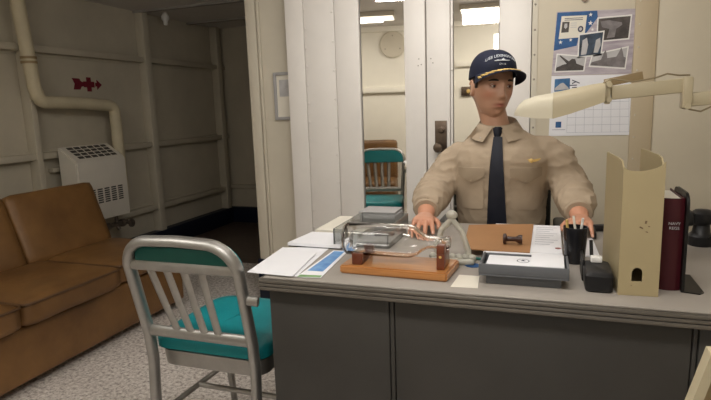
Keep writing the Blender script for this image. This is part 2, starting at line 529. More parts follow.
h = thing('wall_heater', 'boxy white wall heater with dark slotted grilles, above the brown sofa', 'heater', (-3.25, 3.2, .45))
prof = [(-3.312, .45), (-3.15, .45), (-3.145, .46), (-3.145, .888), (-3.155, .908), (-3.312, 1.012)]
y0, y1 = 2.965, 3.445
hb = MB().prism([(x, y0, z) for x, z in prof], (0, y1 - y0, 0))
bmesh.ops.bevel(hb.bm, geom=[e for e in hb.bm.edges], offset=.010, segments=2, affect='EDGES')
hb.build('casing', M['enamel'], h)
def quadgrid(org, du, dv, nu, nv, fu, fv, nrm, dep=.002):
    m = MB()
    org, du, dv, nrm = Vector(org), Vector(du), Vector(dv), Vector(nrm).normalized()
    for i in range(nu):
        for k in range(nv):
            a = org + du * (i + (1 - fu) / 2) / nu + dv * (k + (1 - fv) / 2) / nv
            q = [a, a + du * fu / nu, a + du * fu / nu + dv * fv / nv, a + dv * fv / nv]
            m.prism([v - nrm * .001 for v in q], nrm * dep)
    return m
quadgrid((-3.170, 3.02, .9179), (0, .38, 0), (-.128, 0, .0848), 6, 4, .80, .72, (.552, 0, .834)).build('top_grille', M['grille'], h)
quadgrid((-3.145, 3.05, .575), (0, .34, 0), (0, 0, .115), 5, 7, .72, .62, (1, 0, 0)).build('front_grille', M['grille'], h)
v = MB()
v.tube([(-3.22, 3.36, .449), (-3.22, 3.36, .36), (-3.20, 3.36, .33)], .014, 10).tube([(-3.22, 3.16, .37), (-3.22, 3.47, .37)], .020, 10)
v.lathe([(.026, -.02), (.03, 0), (.026, .02)], (-3.22, 3.26, .37), 'Y', 14).lathe([(.03, -.02), (.034, 0), (.03, .02)], (-3.22, 3.42, .37), 'Y', 14)
v.tube([(-3.20, 3.42, .37), (-3.13, 3.42, .37)], .010, 8).lathe([(.006, 0), (.032, .002), (.032, .014), (.006, .016)], (-3.135, 3.42, .37), 'X', 14)
v.build('valve', M['valve'], h)

fa = thing('direction_marking', 'dark red painted arrow and cross marking on the cream hull wall', 'marking', (XL, 3.4, 1.46))
def yz(pts): return [(XL, y, z) for y, z in pts]
MB().prism(yz([(3.255, 1.51), (3.325, 1.508), (3.338, 1.488), (3.36, 1.482), (3.36, 1.452), (3.338, 1.446), (3.325, 1.425), (3.262, 1.425), (3.278, 1.467)]), (.002, 0, 0)).build('arrow_tail', M['maroon'], fa)
cy, cz, a, b = 3.415, 1.466, .022, .054
MB().prism(yz([(cy - a, cz + b), (cy + a, cz + b), (cy + a, cz + a), (cy + b, cz + a), (cy + b, cz - a), (cy + a, cz - a), (cy + a, cz - b), (cy - a, cz - b),
               (cy - a, cz - a), (cy - b, cz - a), (cy - b, cz + a), (cy - a, cz + a)]), (.002, 0, 0)).build('cross', M['maroon'], fa)
MB().prism(yz([(3.478, 1.48), (3.495, 1.48), (3.495, 1.505), (3.545, 1.466), (3.495, 1.427), (3.495, 1.452), (3.478, 1.452)]), (.002, 0, 0)).build('arrow_head', M['maroon'], fa)

# ------------------------------------------------------------------ sofa
s = thing('sofa', 'long brown leather armless sofa along the hull wall', 'sofa', (-2.55, 1.8, 0))
SY0, SY1 = .95, 2.79
MB().box(-2.93, -2.185, SY0, SY1, .045, .305, .02, 3).build('base', M['leather'], s)
for y in (SY0 + .1, SY1 - .1):
    for x in (-2.86, -2.32):
        MB().box(x - .03, x + .03, y - .03, y + .03, 0, .046, .004).build('foot', M['black'], s)
def cushion(cx, cy, cz, sx, sy, sz, rot=None, puff=.018, bev=.035):
    m = MB()
    t = bmesh.new()
    bmesh.ops.create_cube(t, size=1)
    bmesh.ops.subdivide_edges(t, edges=list(t.edges), cuts=10, use_grid_fill=True)
    for q in t.verts:
        u = q.co * 2
        e = [1 - abs(u[i]) ** 4 for i in range(3)]
        # rounded box
        p = Vector((u.x * sx / 2, u.y * sy / 2, u.z * sz / 2))
        inner = Vector((max(-sx / 2 + bev, min(sx / 2 - bev, p.x)), max(-sy / 2 + bev, min(sy / 2 - bev, p.y)), max(-sz / 2 + bev, min(sz / 2 - bev, p.z))))
        d = p - inner
        if d.length > 1e-6:
            p = inner + d.normalized() * min(bev, d.length)
        if abs(u.z) > .99:
            p.z += (1 if u.z > 0 else -1) * puff * (1 - u.x ** 2) * (1 - u.y ** 2)
        p += Vector((0, 0, 1)) * noise.noise(p * 7 + Vector((cx, cy, cz))) * .005
        q.co = (rot @ p if rot is not None else p) + Vector((cx, cy, cz))
    m._merge(t)
    return m
def piping(x0, x1, y0, y1, z, r=.006, rad=.03):
    pts = []
    for (cx_, cy_, a0) in ((x1 - rad, y1 - rad, 0), (x0 + rad, y1 - rad, 90), (x0 + rad, y0 + rad, 180), (x1 - rad, y0 + rad, 270)):
        for k in range(5):
            a = radians(a0 + 90 * k / 4)
            pts.append((cx_ + rad * cos(a), cy_ + rad * sin(a), z))
    pts.append(pts[0])
    return MB().tube(pts, r, 8)
for i, (ya, yb) in enumerate(((.98, 1.635), (1.645, 2.225), (2.235, 2.785))):
    xf = -2.13 if i < 2 else -2.165
    c = cushion((xf - 2.72) / 2, (ya + yb) / 2, .37, -2.72 * -1 + xf, yb - ya, .125).build('seat_cushion', M['leather'], s, angle=70)
    piping(-2.72, xf + .002, ya + .002, yb - .002, .417).build('piping', M['leather_dark'], c)
RB = Matrix.Rotation(radians(-19), 3, 'Y')
for i, (ya, yb) in enumerate(((.98, 1.55), (1.555, 2.125), (2.13, 2.745))):
    c = cushion(-2.80, (ya + yb) / 2, .588, .15, yb - ya, .42, RB, puff=.0, bev=.03).build('back_cushion', M['leather'], s, angle=70)
    fy = RB @ Vector((.077, 0, .15)) + Vector((-2.795, 0, .575))
    fz = RB @ Vector((.077, 0, -.16)) + Vector((-2.795, 0, .575))

# ------------------------------------------------------------------ aluminium chair with teal seat
c = thing('side_chair', 'brushed aluminium slat-back chair with teal seat, beside the desk end', 'chair', (-1.055, 1.62, 0))
XL_, XR_ = -1.252, -.858
def back_y(z):
    return 1.41 - (z - .45) * .29 if z > .45 else 1.41 - (.45 - z) * .06
def back_x(z):
    return .022 * max(0, z - .45) / .4
pts = []
zt = .845
for z in (0.0, .2, .4, .5, .6, .68):
    pts.append((XL_, back_y(z), z))
rc = .095
for k in range(9):
    a = radians(180 - 90 * k / 8)
    z = zt - rc + rc * sin(a)
    pts.append((XL_ + rc + rc * cos(a), back_y(z), z))
pts.append(((XL_ + XR_) / 2, back_y(zt + .004), zt + .004))
for k in range(9):
    a = radians(90 - 90 * k / 8)
    z = zt - rc + rc * sin(a)
    pts.append((XR_ - rc + rc * cos(a), back_y(z), z))
for z in (.68, .6, .5, .4, .2, 0.0):
    pts.append((XR_, back_y(z), z))
MB().tube([(x + back_x(z), y, z) for x, y, z in pts], .019, 14, flat=(.85, 1.15)).build('back_frame', M['steel'], c, angle=60)
def rail(z, h, th, inset=.012, bow=.0):
    m = MB()
    ps = [(back_x(z) + XL_ + inset + (XR_ - XL_ - 2 * inset) * k / 6, back_y(z) - bow * sin(pi * k / 6), z) for k in range(7)]
    return m.tube(ps, 1.0, 12, flat=(h / 2, th / 2), up=(0, 0, 1))
rail(.762, .038, .024).build('upper_rail', M['steel'], c)
rail(.512, .040, .026).build('lower_rail', M['steel'], c)
for k in range(4):
    x, xb_ = -1.176 + .0625 * k, -1.133 + .052 * k
    MB().tube([(xb_ + back_x(.525), back_y(.525), .525), ((x + xb_) / 2 + back_x(.63), back_y(.63), .63), (x + back_x(.755), back_y(.755), .755)], 1.0, 10, flat=(.0145, .007), up=(1, 0, 0)).build('slat', M['steel'], c)
# back pad: arched slab on the front of the top rail
pad = []
yb = 0
out = [(XL_ + .006, .742), (XL_ + .006, zt - rc)] + [(XL_ + rc + (rc - .004) * cos(radians(180 - 15 * k)), zt - rc + (rc - .002) * sin(radians(180 - 15 * k))) for k in range(1, 7)] + \
      [(XR_ - rc + (rc - .004) * cos(radians(90 - 15 * k)), zt - rc + (rc - .002) * sin(radians(90 - 15 * k))) for k in range(0, 6)] + [(XR_ - .006, zt - rc), (XR_ - .006, .742)]
pm = MB().prism([(x + back_x(z), back_y(z) + .023, z) for x, z in out], (0, .024, .002))
bmesh.ops.bevel(pm.bm, geom=list(pm.bm.edges), offset=.006, segments=2, affect='EDGES')
pm.build('back_pad', M['teal'], c)
# pad's rear between the rails, its shade put in as darker teal
MB().box(XL_ + .05, XR_ - .01, back_y(.78) - .004, back_y(.78) + .016, .776, .822, .004).build('pad_back_shade', M['teal_dark'], c)
# seat
def seat_ring(z, grow):
    ring = []
    x0, x1, y0_, y1_ = -1.272 - grow, -.838 + grow, 1.428 - grow, 1.865 + grow
    for (cx_, cy_, r, a0) in ((x1 - .07, y1_ - .07, .07, 0), (x0 + .07, y1_ - .07, .07, 90), (x0 + .05, y0_ + .05, .05, 180), (x1 - .05, y0_ + .05, .05, 270)):
        for k in range(6):
            a = radians(a0 + 90 * k / 5)
            ring.append(Vector((cx_ + r * cos(a), cy_ + r * sin(a), z)))
    return ring
MB().loft([seat_ring(.425, -.012), seat_ring(.432, 0), seat_ring(.460, .0), seat_ring(.474, -.012), seat_ring(.480, -.05), seat_ring(.478, -.15)]).build('seat', M['teal'], c, angle=50)
MB().loft([seat_ring(.362, -.022), seat_ring(.366, -.016), seat_ring(.420, -.012), seat_ring(.424, -.02)]).build('seat_frame', M['steel'], c)
for x in (XL_ + .012, XR_ - .012):
    MB().tube([(x, 1.80, .40), (x, 1.83, .2), (x, 1.85, 0.0)], [.018, .016, .013], 12).build('leg', M['steel'], c)
    MB().tube([(x - .004, back_y(.2) , .2), (x, 1.83, .19)], .010, 10).build('stretcher', M['steel'], c)
MB().tube([(XL_ + .008, 1.62, .196), (XR_ - .008, 1.62, .196)], .010, 10).build('stretcher', M['steel'], c)
# short ganging brackets on the outer sides of the back posts
for sx, x in ((1, XR_ + back_x(.665)),):
    MB().tube([(x + sx * .01, back_y(.665), .665), (x + sx * .045, back_y(.665) + .006, .662)], 1.0, 12, flat=(.016, .012), up=(0, 0, 1)).build('bracket', M['steel'], c)

# ------------------------------------------------------------------ desk
d = thing('steel_desk', 'large dark grey steel office desk with a pale worktop', 'desk', (0, 1.7, 0))
DX0, DX1, DY0, DY1 = -.752, .70, 1.30, 2.11
MB().box(DX0, DX1, DY0, DY1, .735, .76, .006).build('worktop', M['desk_top'], d)
e = MB()
for k, z in enumerate((.7505, .740, .7295)):
    e.box(DX0 - .006, DX1 + .006, DY0 - .012, DY0 - .001, z - .0045, z + .0045, .003)
    e.box(DX0 - .012, DX0 - .001, DY0 - .006, DY1, z - .0045, z + .0045, .003)
e.box(DX0 - .003, DX1 + .003, DY0 - .006, DY0 - .0005, .722, .757)
e.build('edge_trim', M['desk_edge'], d)
MB().box(DX0 + .012, -.386, DY0 + .012, DY1 - .02, .05, .734, .006).build('left_pedestal', M['desk'], d)
MB().box(.322, DX1 - .012, DY0 + .012, DY1 - .02, .05, .734, .006).build('right_pedestal', M['desk'], d)
mp_ = MB().box(-.372, .310, DY0 + .016, DY0 + .034, .20, .734, .004)
mp_.box(-.3845, -.3735, DY0 + .014, DY0 + .04, .05, .734, .003).box(.3115, .3205, DY0 + .014, DY0 + .04, .05, .734, .003)
mp_.build('modesty_panel', M['desk'], d)
for x in (DX0 + .04, -.42, .36, DX1 - .04):
    for y in (DY0 + .05, DY1 - .06):
        MB().lathe([(.022, 0), (.022, .01), (.014, .02), (.014, .052)], (x, y, 0), 'Z', 14).build('foot', M['black_metal'], d)
TZ = .7605
# drawer fronts on the seated side
for x0, x1 in ((DX0 + .02, -.394), (.33, DX1 - .02)):
    for z0, z1 in ((.08, .37), (.38, .55), (.56, .725)):
        dr = MB().box(x0, x1, DY1 - .0195, DY1 - .006, z0, z1, .003).build('drawer', M['desk'], d)
        MB().box((x0 + x1) / 2 - .06, (x0 + x1) / 2 + .06, DY1 - .0055, DY1 + .008, z1 - .05, z1 - .035, .003).build('handle', M['steel'], dr)

# ------------------------------------------------------------------ papers at the desk's left end
def sheet(name, q, z, th, m, label, cat='paper', group=None):
    o = quad_sheet(MB(), q, z, th).build(name, m, None, smooth=False)
    return tag(o, label, cat, group)
sheet('paper_sheet', [(-.815, 1.325), (-.842, 1.604), (-.682, 1.638), (-.655, 1.32)], TZ, .001, M['paper'], 'white sheet half hidden under the top sheet at the desk corner')
bro = thing('brochure', 'blue printed brochure with green foot lying flat beside the loose white sheets', 'brochure', (-.62, 1.46, TZ))
quad_sheet(MB(), [(-.652, 1.312), (-.655, 1.60), (-.605, 1.602), (-.582, 1.322)], TZ + .0012, .001).build('sheet', M['paper'], bro, smooth=False)
quad_sheet(MB(), [(-.645, 1.374), (-.648, 1.592), (-.613, 1.593), (-.598, 1.376)], TZ + .0023, .0004).build('blue_print', M['blue_print'], bro, smooth=False)
quad_sheet(MB(), [(-.650, 1.314), (-.649, 1.334), (-.586, 1.340), (-.5845, 1.324)], TZ + .0023, .0004).build('green_strip', M['green_print'], bro, smooth=False)
sheet('paper_sheet', [(-.806, 1.312), (-.834, 1.592), (-.692, 1.545), (-.660, 1.306)], TZ + .0042, .0012, M['paper'], 'topmost loose white sheet overhanging the left corner of the desk')
pad_ = thing('writing_pad', 'thick white paper pad with dark backing behind the loose sheets', 'paper pad', (-.73, 1.70, TZ))
quad_sheet(MB(), [(-.828, 1.622), (-.812, 1.790), (-.705, 1.792), (-.632, 1.652), (-.634, 1.622)], TZ + .0005, .004).build('backing', M['black'], pad_, smooth=False)
quad_sheet(MB(), [(-.830, 1.620), (-.812, 1.788), (-.705, 1.790), (-.635, 1.650), (-.637, 1.618)], TZ + .0048, .010).build('pages', M['paper'], pad_, smooth=False)
sheet('paper_stack', [(-.805, 1.800), (-.805, 2.06), (-.752, 2.062), (-.690, 1.800)], TZ, .02, M['paper_warm'], 'cream stack of paper at the back left corner of the desk')

# clear tray with a grey folder behind the bottle
tr = thing('clear_tray', 'shallow clear plastic tray behind the glass bottle', 'tray', (-.52, 1.80, TZ))
t_ = MB()
tx0, tx1, ty0, ty1, tz1 = -.665, -.485, 1.63, 1.93, .828
t_.box(tx0, tx1, ty0, ty1, TZ, TZ + .004).box(tx0, tx1, ty0, ty0 + .004, TZ + .004, tz1).box(tx0, tx1, ty1 - .004, ty1, TZ + .004, tz1)
t_.box(tx0, tx0 + .004, ty0 + .004, ty1 - .004, TZ + .004, tz1).box(tx1 - .004, tx1, ty0 + .004, ty1 - .004, TZ + .004, tz1)
t_.build('shell', M['acrylic'], tr)
sheet('paper_sheet', [(-.65, 1.66), (-.65, 1.90), (-.50, 1.905), (-.495, 1.65)], TZ + .006, .012, M['paper_gray'], 'grey papers lying inside the clear plastic tray', 'paper')
o = MB().obox((-.56, 1.80, TZ + .0275), (.09, .05, .016), Matrix.Rotation(.35, 3, 'Z'), .006).build('pocket_case', M['wood_dark'])
tag(o, 'small dark brown case on the papers in the clear tray', 'case')
fo = MB().box(-.690, -.545, 1.965, 2.095, TZ, TZ + .050, .006)
fo.box(-.695, -.550, 1.972, 2.10, TZ + .052, TZ + .058, .002)
tag(fo.build('folder_stack', M['paper_gray']), 'grey stack of folders at the back of the desk below the mirrored chair', 'folder')

# ------------------------------------------------------------------ glass bottle on a wooden stand
st = thing('bottle_stand', 'varnished wooden display stand holding the glass bottle', 'stand', (-.39, 1.45, TZ))
bs = MB().prism([(-.548, 1.380, TZ), (-.243, 1.368, TZ), (-.232, 1.508, TZ), (-.543, 1.525, TZ)], (0, 0, .024))
bmesh.ops.bevel(bs.bm, geom=list(bs.bm.edges), offset=.004, segments=2, affect='EDGES')
bs.build('board', M['wood'], st)
BY, BZ = 1.444, .8475
def cradle(x, w, h, r):
    zb = TZ + .0245
    pts = [(x, BY - .04, zb), (x, BY - .04, h)]
    for k in range(9):
        a = radians(200 + 140 * k / 8)
        pts.append((x, BY + r * cos(a), max(zb + .004, BZ + r * sin(a))))
    pts += [(x, BY + .04, h), (x, BY + .04, zb)]
    return MB().prism(pts, (w, 0, 0))
MB().box(-.515, -.485, BY - .048, BY + .03, TZ + .0245, TZ + .0335, .002).box(-.515, -.485, BY - .052, BY - .036, TZ + .0245, TZ + .056, .002).box(-.515, -.485, BY + .036, BY + .05, TZ + .0245, TZ + .056, .002).build('rear_block', M['wood_red'], st)
fb = MB().box(-.275, -.254, BY - .052, BY + .03, TZ + .0245, BZ - .0200, .002).box(-.275, -.254, BY - .052, BY - .022, BZ - .0200, BZ + .004, .002)
fb.build('neck_block', M['wood_red'], st)
MB().lathe([(.004, 0), (.003, -.002), (.0005, -.0025)], (-.2645, BY - .052, TZ + .06), 'Y', 10).build('screw', M['gold'], st)
bt = MB()
rb = .0475
prof = [(.001, -.548), (.030, -.550), (.043, -.548), (rb, -.540), (rb, -.37), (rb * .97, -.355), (rb * .82, -.338), (.026, -.322), (.0185, -.308), (.0165, -.274), (.0165, -.262), (.0195, -.259), (.0195, -.249), (.0165, -.247)]
inner = [(.0125, -.247), (.0125, -.308), (.0215, -.325), (rb * .76, -.342), (rb * .90, -.358), (rb - .0035, -.372), (rb - .0035, -.535), (.038, -.541), (.001, -.542)]
bt.lathe(prof + inner, (0, BY, BZ), 'X', 40, cap=False)
bo = bt.build('glass_bottle', M['glass'], None, angle=60)
tag(bo, 'clear glass bottle lying on its side on the wooden stand', 'bottle')

# translucent A-shaped form beside the bottle's neck
pw = thing('a_shaped_form', 'pale grey A-shaped form with a round knob behind the bottle neck', 'form', (-.262, 1.56, TZ))
a_ = MB()
a_.ball((-.262, 1.56, .902), .016, (1.1, .8, .9))
a_.tube([(-.262, 1.56, .890), (-.292, 1.558, .858), (-.305, 1.556, .80), (-.303, 1.556, .772)], [.009, .0085, .009, .012], 12)
a_.tube([(-.262, 1.56, .890), (-.234, 1.558, .858), (-.214, 1.556, .80), (-.214, 1.556, .772)], [.009, .0085, .009, .012], 12)
a_.build('frame', M['pewter'], pw)
b_ = MB()
b_.obox((-.258, 1.556, TZ + .010), (.13, .055, .019), None, .008, 3)
for k in range(7):
    b_.ball((-.315 + .019 * k, 1.545, TZ + .021), .012, (1, .9, .8), u=10, v=8)
b_.build('base', M['pewter'], pw)

# pad, brown folder, printed sheet in front of the mannequin
pd = thing('clipboard_pad', 'thick white pad of papers in front of the mannequin', 'paper pad', (-.09, 1.8, TZ))
MB().box(-.180, .044, 1.625, 2.03, TZ, TZ + .006, .001).build('backing', M['black'], pd)
MB().box(-.178, .046, 1.62, 2.03, TZ + .0065, TZ + .020, .002).build('pages', M['paper'], pd)
bf = MB().prism([(-.185, 1.632, TZ + .0205), (-.178, 2.0, TZ + .0205), (-.045, 2.025, TZ + .0205), (-.045, 1.632, TZ + .0205)], (0, 0, .003))
bf.prism([(-.245, 1.70, TZ + .0205), (-.268, 1.97, TZ + .0205), (-.178, 2.0, TZ + .0205), (-.185, 1.632, TZ + .0205), (-.236, 1.635, TZ + .0205)], (0, 0, .003))
tag(bf.build('folder', M['manila'], smooth=False), 'brown card folder lying on the white pad in front of the tie', 'folder')
ps = thing('printed_sheet', 'white printed sheet on the pad beside the brown folder', 'paper', (0, 1.82, TZ + .0205))
MB().box(-.042, .044, 1.64, 2.02, TZ + .0205, TZ + .0215).build('sheet', M['paper'], ps, smooth=False)
ln = MB()
for k in range(9):
    ln.box(-.034, .034 - .012 * (k % 3), 1.98 - .03 * k, 1.984 - .03 * k, TZ + .0217, TZ + .0219)
ln.build('print_lines', M['gray_line'], ps, smooth=False)
MB().lathe([(.009, 0), (.009, .0004)], (.034, 1.70, TZ + .0217), 'Z', 16).build('red_seal', M['stamp_red'], ps)
ks = thing('wooden_stamp', 'small dark brown turned stamp lying on the brown folder', 'stamp', (-.095, 1.715, TZ + .024))
MB().lathe([(.001, -.030), (.016, -.029), (.017, -.021), (.008, -.017), (.0075, .008), (.011, .014), (.014, .018), (.014, .028), (.001, .029)], (-.098, 1.712, TZ + .0412), 'X', 20).build('handle', M['wood_dark'], ks)
tag(MB().tube([(-.228, 1.60, TZ + .006), (-.12, 1.575, TZ + .006)], .0045, 8).tube([(-.228, 1.60, TZ + .006), (-.237, 1.602, TZ + .006)], [.004, .001], 8).build('pen', M['teal_dark']), 'dark green pen lying at the front edge of the white pad', 'pen')
ov = MB().lathe([(.001, 0), (.030, 0), (.030, .002), (.001, .0022)], (0, 0, 0), 'Z', 24)
for q in ov.bm.verts:
    q.co = Vector((q.co.x * .75 - .196, q.co.y * .62 + 1.535, q.co.z + TZ))
tag(ov.build('blue_token', M['flag_blue']), 'flat blue oval token on the desk left of the charcoal tray', 'token')
sheet('price_tag', [(-.228, 1.335), (-.222, 1.44), (-.168, 1.44), (-.160, 1.34)], TZ, .0008, M['paper_warm'], 'small blank cream card lying between the stand and the charcoal tray', 'card')

# charcoal tray with papers
ct = thing('paper_tray', 'charcoal plastic paper tray near the front edge of the desk', 'tray', (-.05, 1.46, TZ))
MB().box(-.145, .038, 1.385, 1.48, TZ, TZ + .024, .003).build('base', M['charcoal'], ct)
lt = MB().box(-.162, .055, 1.370, 1.50, TZ + .0245, TZ + .029, .002)
lt.box(-.162, .055, 1.370, 1.376, TZ + .029, TZ + .056, .002).box(-.162, .055, 1.494, 1.50, TZ + .029, TZ + .052, .002)
lt.box(-.162, -.156, 1.376, 1.494, TZ + .029, TZ + .056, .002).box(.049, .055, 1.376, 1.494, TZ + .029, TZ + .056, .002)
lt.build('rim', M['charcoal'], ct)
rp = Matrix.Rotation(radians(1.5), 3, 'X')
pp = thing('paper_sheet', 'white sheets with a round printed emblem lying in the charcoal tray', 'paper', (-.05, 1.47, TZ + .05))
MB().obox((-.052, 1.432, TZ + .0405), (.19, .108, .016), rp, .002).obox((.004, 1.436, TZ + .0545), (.080, .098, .004), Matrix.Rotation(radians(3), 3, 'X'), .001).build('sheet', M['paper'], pp)
em = MB()
def ring_flat(mb, c, r, w, R, n=28):
    rings = []
    a = [Vector(c) + R @ Vector((r * cos(2 * pi * k / n), r * sin(2 * pi * k / n), 0)) for k in range(n)]
    b = [Vector(c) + R @ Vector(((r - w) * cos(2 * pi * k / n), (r - w) * sin(2 * pi * k / n), 0)) for k in range(n)]
    mb.loft([a, b], cap=False)
ec = Vector((-.052, 1.432, TZ + .0405)) + rp @ Vector((-.004, .012, .0084))
ring_flat(em, ec, .016, .002, rp)
em.obox(ec, (.012, .003, .0003), rp).obox(ec + rp @ Vector((0, .005, 0)), (.006, .006, .0003), rp)
em.build('emblem', M['ink'], pp, smooth=False)
sheet('paper_sheet', [(.0, 1.572), (.0, 1.600), (.044, 1.600), (.044, 1.572)], TZ, .02, M['paper'], 'small white paper block between the tray and the pad', 'paper')

# pencil cup
cu = thing('pencil_cup', 'black glass pencil cup right of the papers', 'cup', (.08, 1.665, TZ))
MB().lathe([(.001, 0), (.026, 0), (.0275, .003), (.0335, .105), (.0315, .105), (.0258, .006), (.001, .006)], (.0775, 1.635, TZ), 'Z', 28, cap=False).build('wall', M['smoke_glass'], cu)
for (lx, ly, tx, ty, tz, r, mm, lab) in ((.0655, 1.632, .053, 1.622, .887, .004, 'gold', 'brass coloured pencil leaning left in the black cup'),
                                         (.0825, 1.635, .096, 1.627, .892, .0035, 'white', 'white pen leaning right in the black cup'),
                                         (.0895, 1.639, .072, 1.657, .892, .0035, 'paper_warm', 'cream pen crossing behind the white one in the black cup')):
    tag(MB().tube([(lx, ly, TZ + .012), (tx, ty, tz)], r, 10).build('pencil' if mm == 'gold' else 'pen', M[mm]), lab, 'pencil' if mm == 'gold' else 'pen')

# black dispenser block
tb = thing('tape_dispenser', 'chunky black desk tape dispenser with a small white roll on top', 'tape dispenser', (.125, 1.43, TZ))
rr = [[], [], [], []]
def rrect(x0, x1, y0, y1, z, r=.012):
    ring = []
    for (cx_, cy_, a0) in ((x1 - r, y1 - r, 0), (x0 + r, y1 - r, 90), (x0 + r, y0 + r, 180), (x1 - r, y0 + r, 270)):
        for k in range(5):
            a = radians(a0 + 90 * k / 4)
            ring.append(Vector((cx_ + r * cos(a), cy_ + r * sin(a), z)))
    return ring
MB().loft([rrect(.094, .152, 1.378, 1.49, TZ), rrect(.092, .154, 1.374, 1.49, TZ + .004), rrect(.090, .155, 1.374, 1.49, TZ + .040), rrect(.095, .151, 1.382, 1.495, TZ + .047)]).build('body', M['black'], tb)
MB().box(.088, .0945, 1.46, 1.56, TZ, TZ + .057, .003).build('side_plate', M['black'], tb)
MB().box(.108, .136, 1.47, 1.495, TZ + .0475, TZ + .062, .003).build('tape_roll', M['white'], tb)
tag(MB().tube([(.117, 1.515, TZ + .001), (.112, 1.535, TZ + .092)], .0045, 10).build('marker', M['black']), 'black marker standing behind the tape dispenser', 'marker')
tag(MB().box(.150, .158, 1.93, 2.06, TZ, TZ + .022, .004).obox((.175, 2.06, TZ + .012), (.07, .03, .022), Matrix.Rotation(.35, 3, 'Z'), .006).build('stapler', M['black']), 'small black stapler lying at the back of the desk behind the file', 'stapler')
sheet('paper_sheet', [(.105, 1.70), (.115, 1.93), (.145, 1.93), (.150, 1.70)], TZ, .004, M['paper'], 'white slip of paper beside the mannequin\'s left hand', 'paper')

# ------------------------------------------------------------------ magazine file, book, bookend
mf = thing('magazine_file', 'beige cardboard magazine file standing at the right of the desk', 'magazine file', (.205, 1.49, TZ))
fx0, fx1, fy0, fy1 = .162, .2485, 1.375, 1.615
zf = 1.060
# spine with finger hole: built as a frame of quads around an arched hole
sp = bmesh.new()
hx, hz0, hz1, hr = .2015, .795, .815, .0115
def spine_poly():
    outer = [(fx0, TZ), (fx1, TZ), (fx1, 1.078)]
    for k in range(1, 9):
        t = k / 9
        outer.append((fx1 - (fx1 - fx0) * t, 1.060 + .018 * (abs(t - .62) / .62) ** 2.2 * (1 if t < .62 else .9) - .004))
    outer.append((fx0, 1.066))
    return outer
def hole_poly(nseg=10):
    pts = [(hx + hr, hz0)]
    for k in range(nseg + 1):
        a = pi * k / nseg
        pts.append((hx + hr * cos(a), hz1 + hr * 1.2 * sin(a)))
    pts.append((hx - hr, hz0))
    return pts
def plate_with_hole(outer, hole, y, th):
    t = bmesh.new()
    ov_ = [t.verts.new((x, y, z)) for x, z in outer]
    hv_ = [t.verts.new((x, y, z)) for x, z in hole]
    es = [t.edges.new((ov_[i], ov_[(i + 1) % len(ov_)])) for i in range(len(ov_))] + [t.edges.new((hv_[i], hv_[(i + 1) % len(hv_)])) for i in range(len(hv_))]
    bmesh.ops.triangle_fill(t, use_beauty=True, use_dissolve=False, edges=es)
    r = bmesh.ops.extrude_face_region(t, geom=list(t.faces))
    for g in r['geom']:
        if isinstance(g, bmesh.types.BMVert):
            g.co.y += th
    bmesh.ops.recalc_face_normals(t, faces=t.faces)
    m = MB()
    m._merge(t)
    return m
plate_with_hole(spine_poly(), hole_poly(), fy0, .004).build('spine', M['beige_card'], mf, smooth=False)
def side_poly(x, hi):
    pts = [(x, fy0 + .0045, TZ), (x, fy1, TZ), (x, fy1, hi)]
    for k in range(0, 9):
        t = k / 8
        pts.append((x, fy1 - .03 - (fy1 - fy0 - .036) * t, hi - (hi - zf) * t ** 14))
    return pts
MB().prism(side_poly(fx0, 1.080), (.004, 0, 0)).build('side_panel', M['beige_card'], mf, smooth=False)
MB().prism(side_poly(fx1 - .004, 1.088), (.004, 0, 0)).build('side_panel', M['beige_card'], mf, smooth=False)
MB().box(fx0 + .0045, fx1 - .0045, fy0 + .0045, fy1, TZ, TZ + .004).build('bottom', M['beige_card'], mf)
MB().box(fx0 + .02, fx1 - .012, fy0 + .10, fy1 - .01, TZ + .005, .98).build('contents', M['beige_dark'], mf)
for (x, z, a, b) in ((.205, .925, .008, .003), (.214, .938, .004, .007), (.221, .928, .004, .002), (.217, .915, .005, .002), (.190, .785, .002, .0015)):
    MB().obox((x, fy0 - .0004, z), (a, .0006, b), Matrix.Rotation(.6 * a * 100, 3, 'Y')).build('scuff_mark', M['scuff'], mf, smooth=False)

mf.rotation_euler = (0, 0, radians(3.5))
mf.location.x -= .006

bk = thing('book', 'thick maroon hardback standing between the beige file and the black bookend', 'book', (.285, 1.52, TZ))
bx0, bx1, by0, by1, bz1 = .2575, .3045, 1.435, 1.60, .985
cv = MB()
cv.box(bx0, bx0 + .003, by0 + .004, by1, TZ, bz1).box(bx1 - .003, bx1, by0 + .004, by1, TZ, bz1)
spn = []
for k in range(9):
    t = k / 8
    spn.append((bx0 + (bx1 - bx0) * t, by0 + .004 - .006 * sin(pi * t), TZ))
for k in range(9):
    t = 1 - k / 8
    spn.append((bx0 + (bx1 - bx0) * t, by0 + .0075 - .006 * sin(pi * t), TZ))
cv.prism(spn, (0, 0, bz1 - TZ))
cv.build('cover', M['book'], bk)
MB().box(bx0 + .0035, bx1 - .0035, by0 + .009, by1 - .005, TZ + .003, bz1 - .005).build('pages', M['paper_warm'], bk)
for txt, z, s_ in (('NAVY', .925, .0095), ('REGS', .914, .0095)):
    me = text_mesh(txt, s_, .0003)
    me.transform(Matrix.Translation((bx0 + .0265, by0 - .0024, z)) @ Matrix.Rotation(radians(90), 4, 'X'))
    link_mesh('spine_lettering', me, M['cap_thread'], bk)

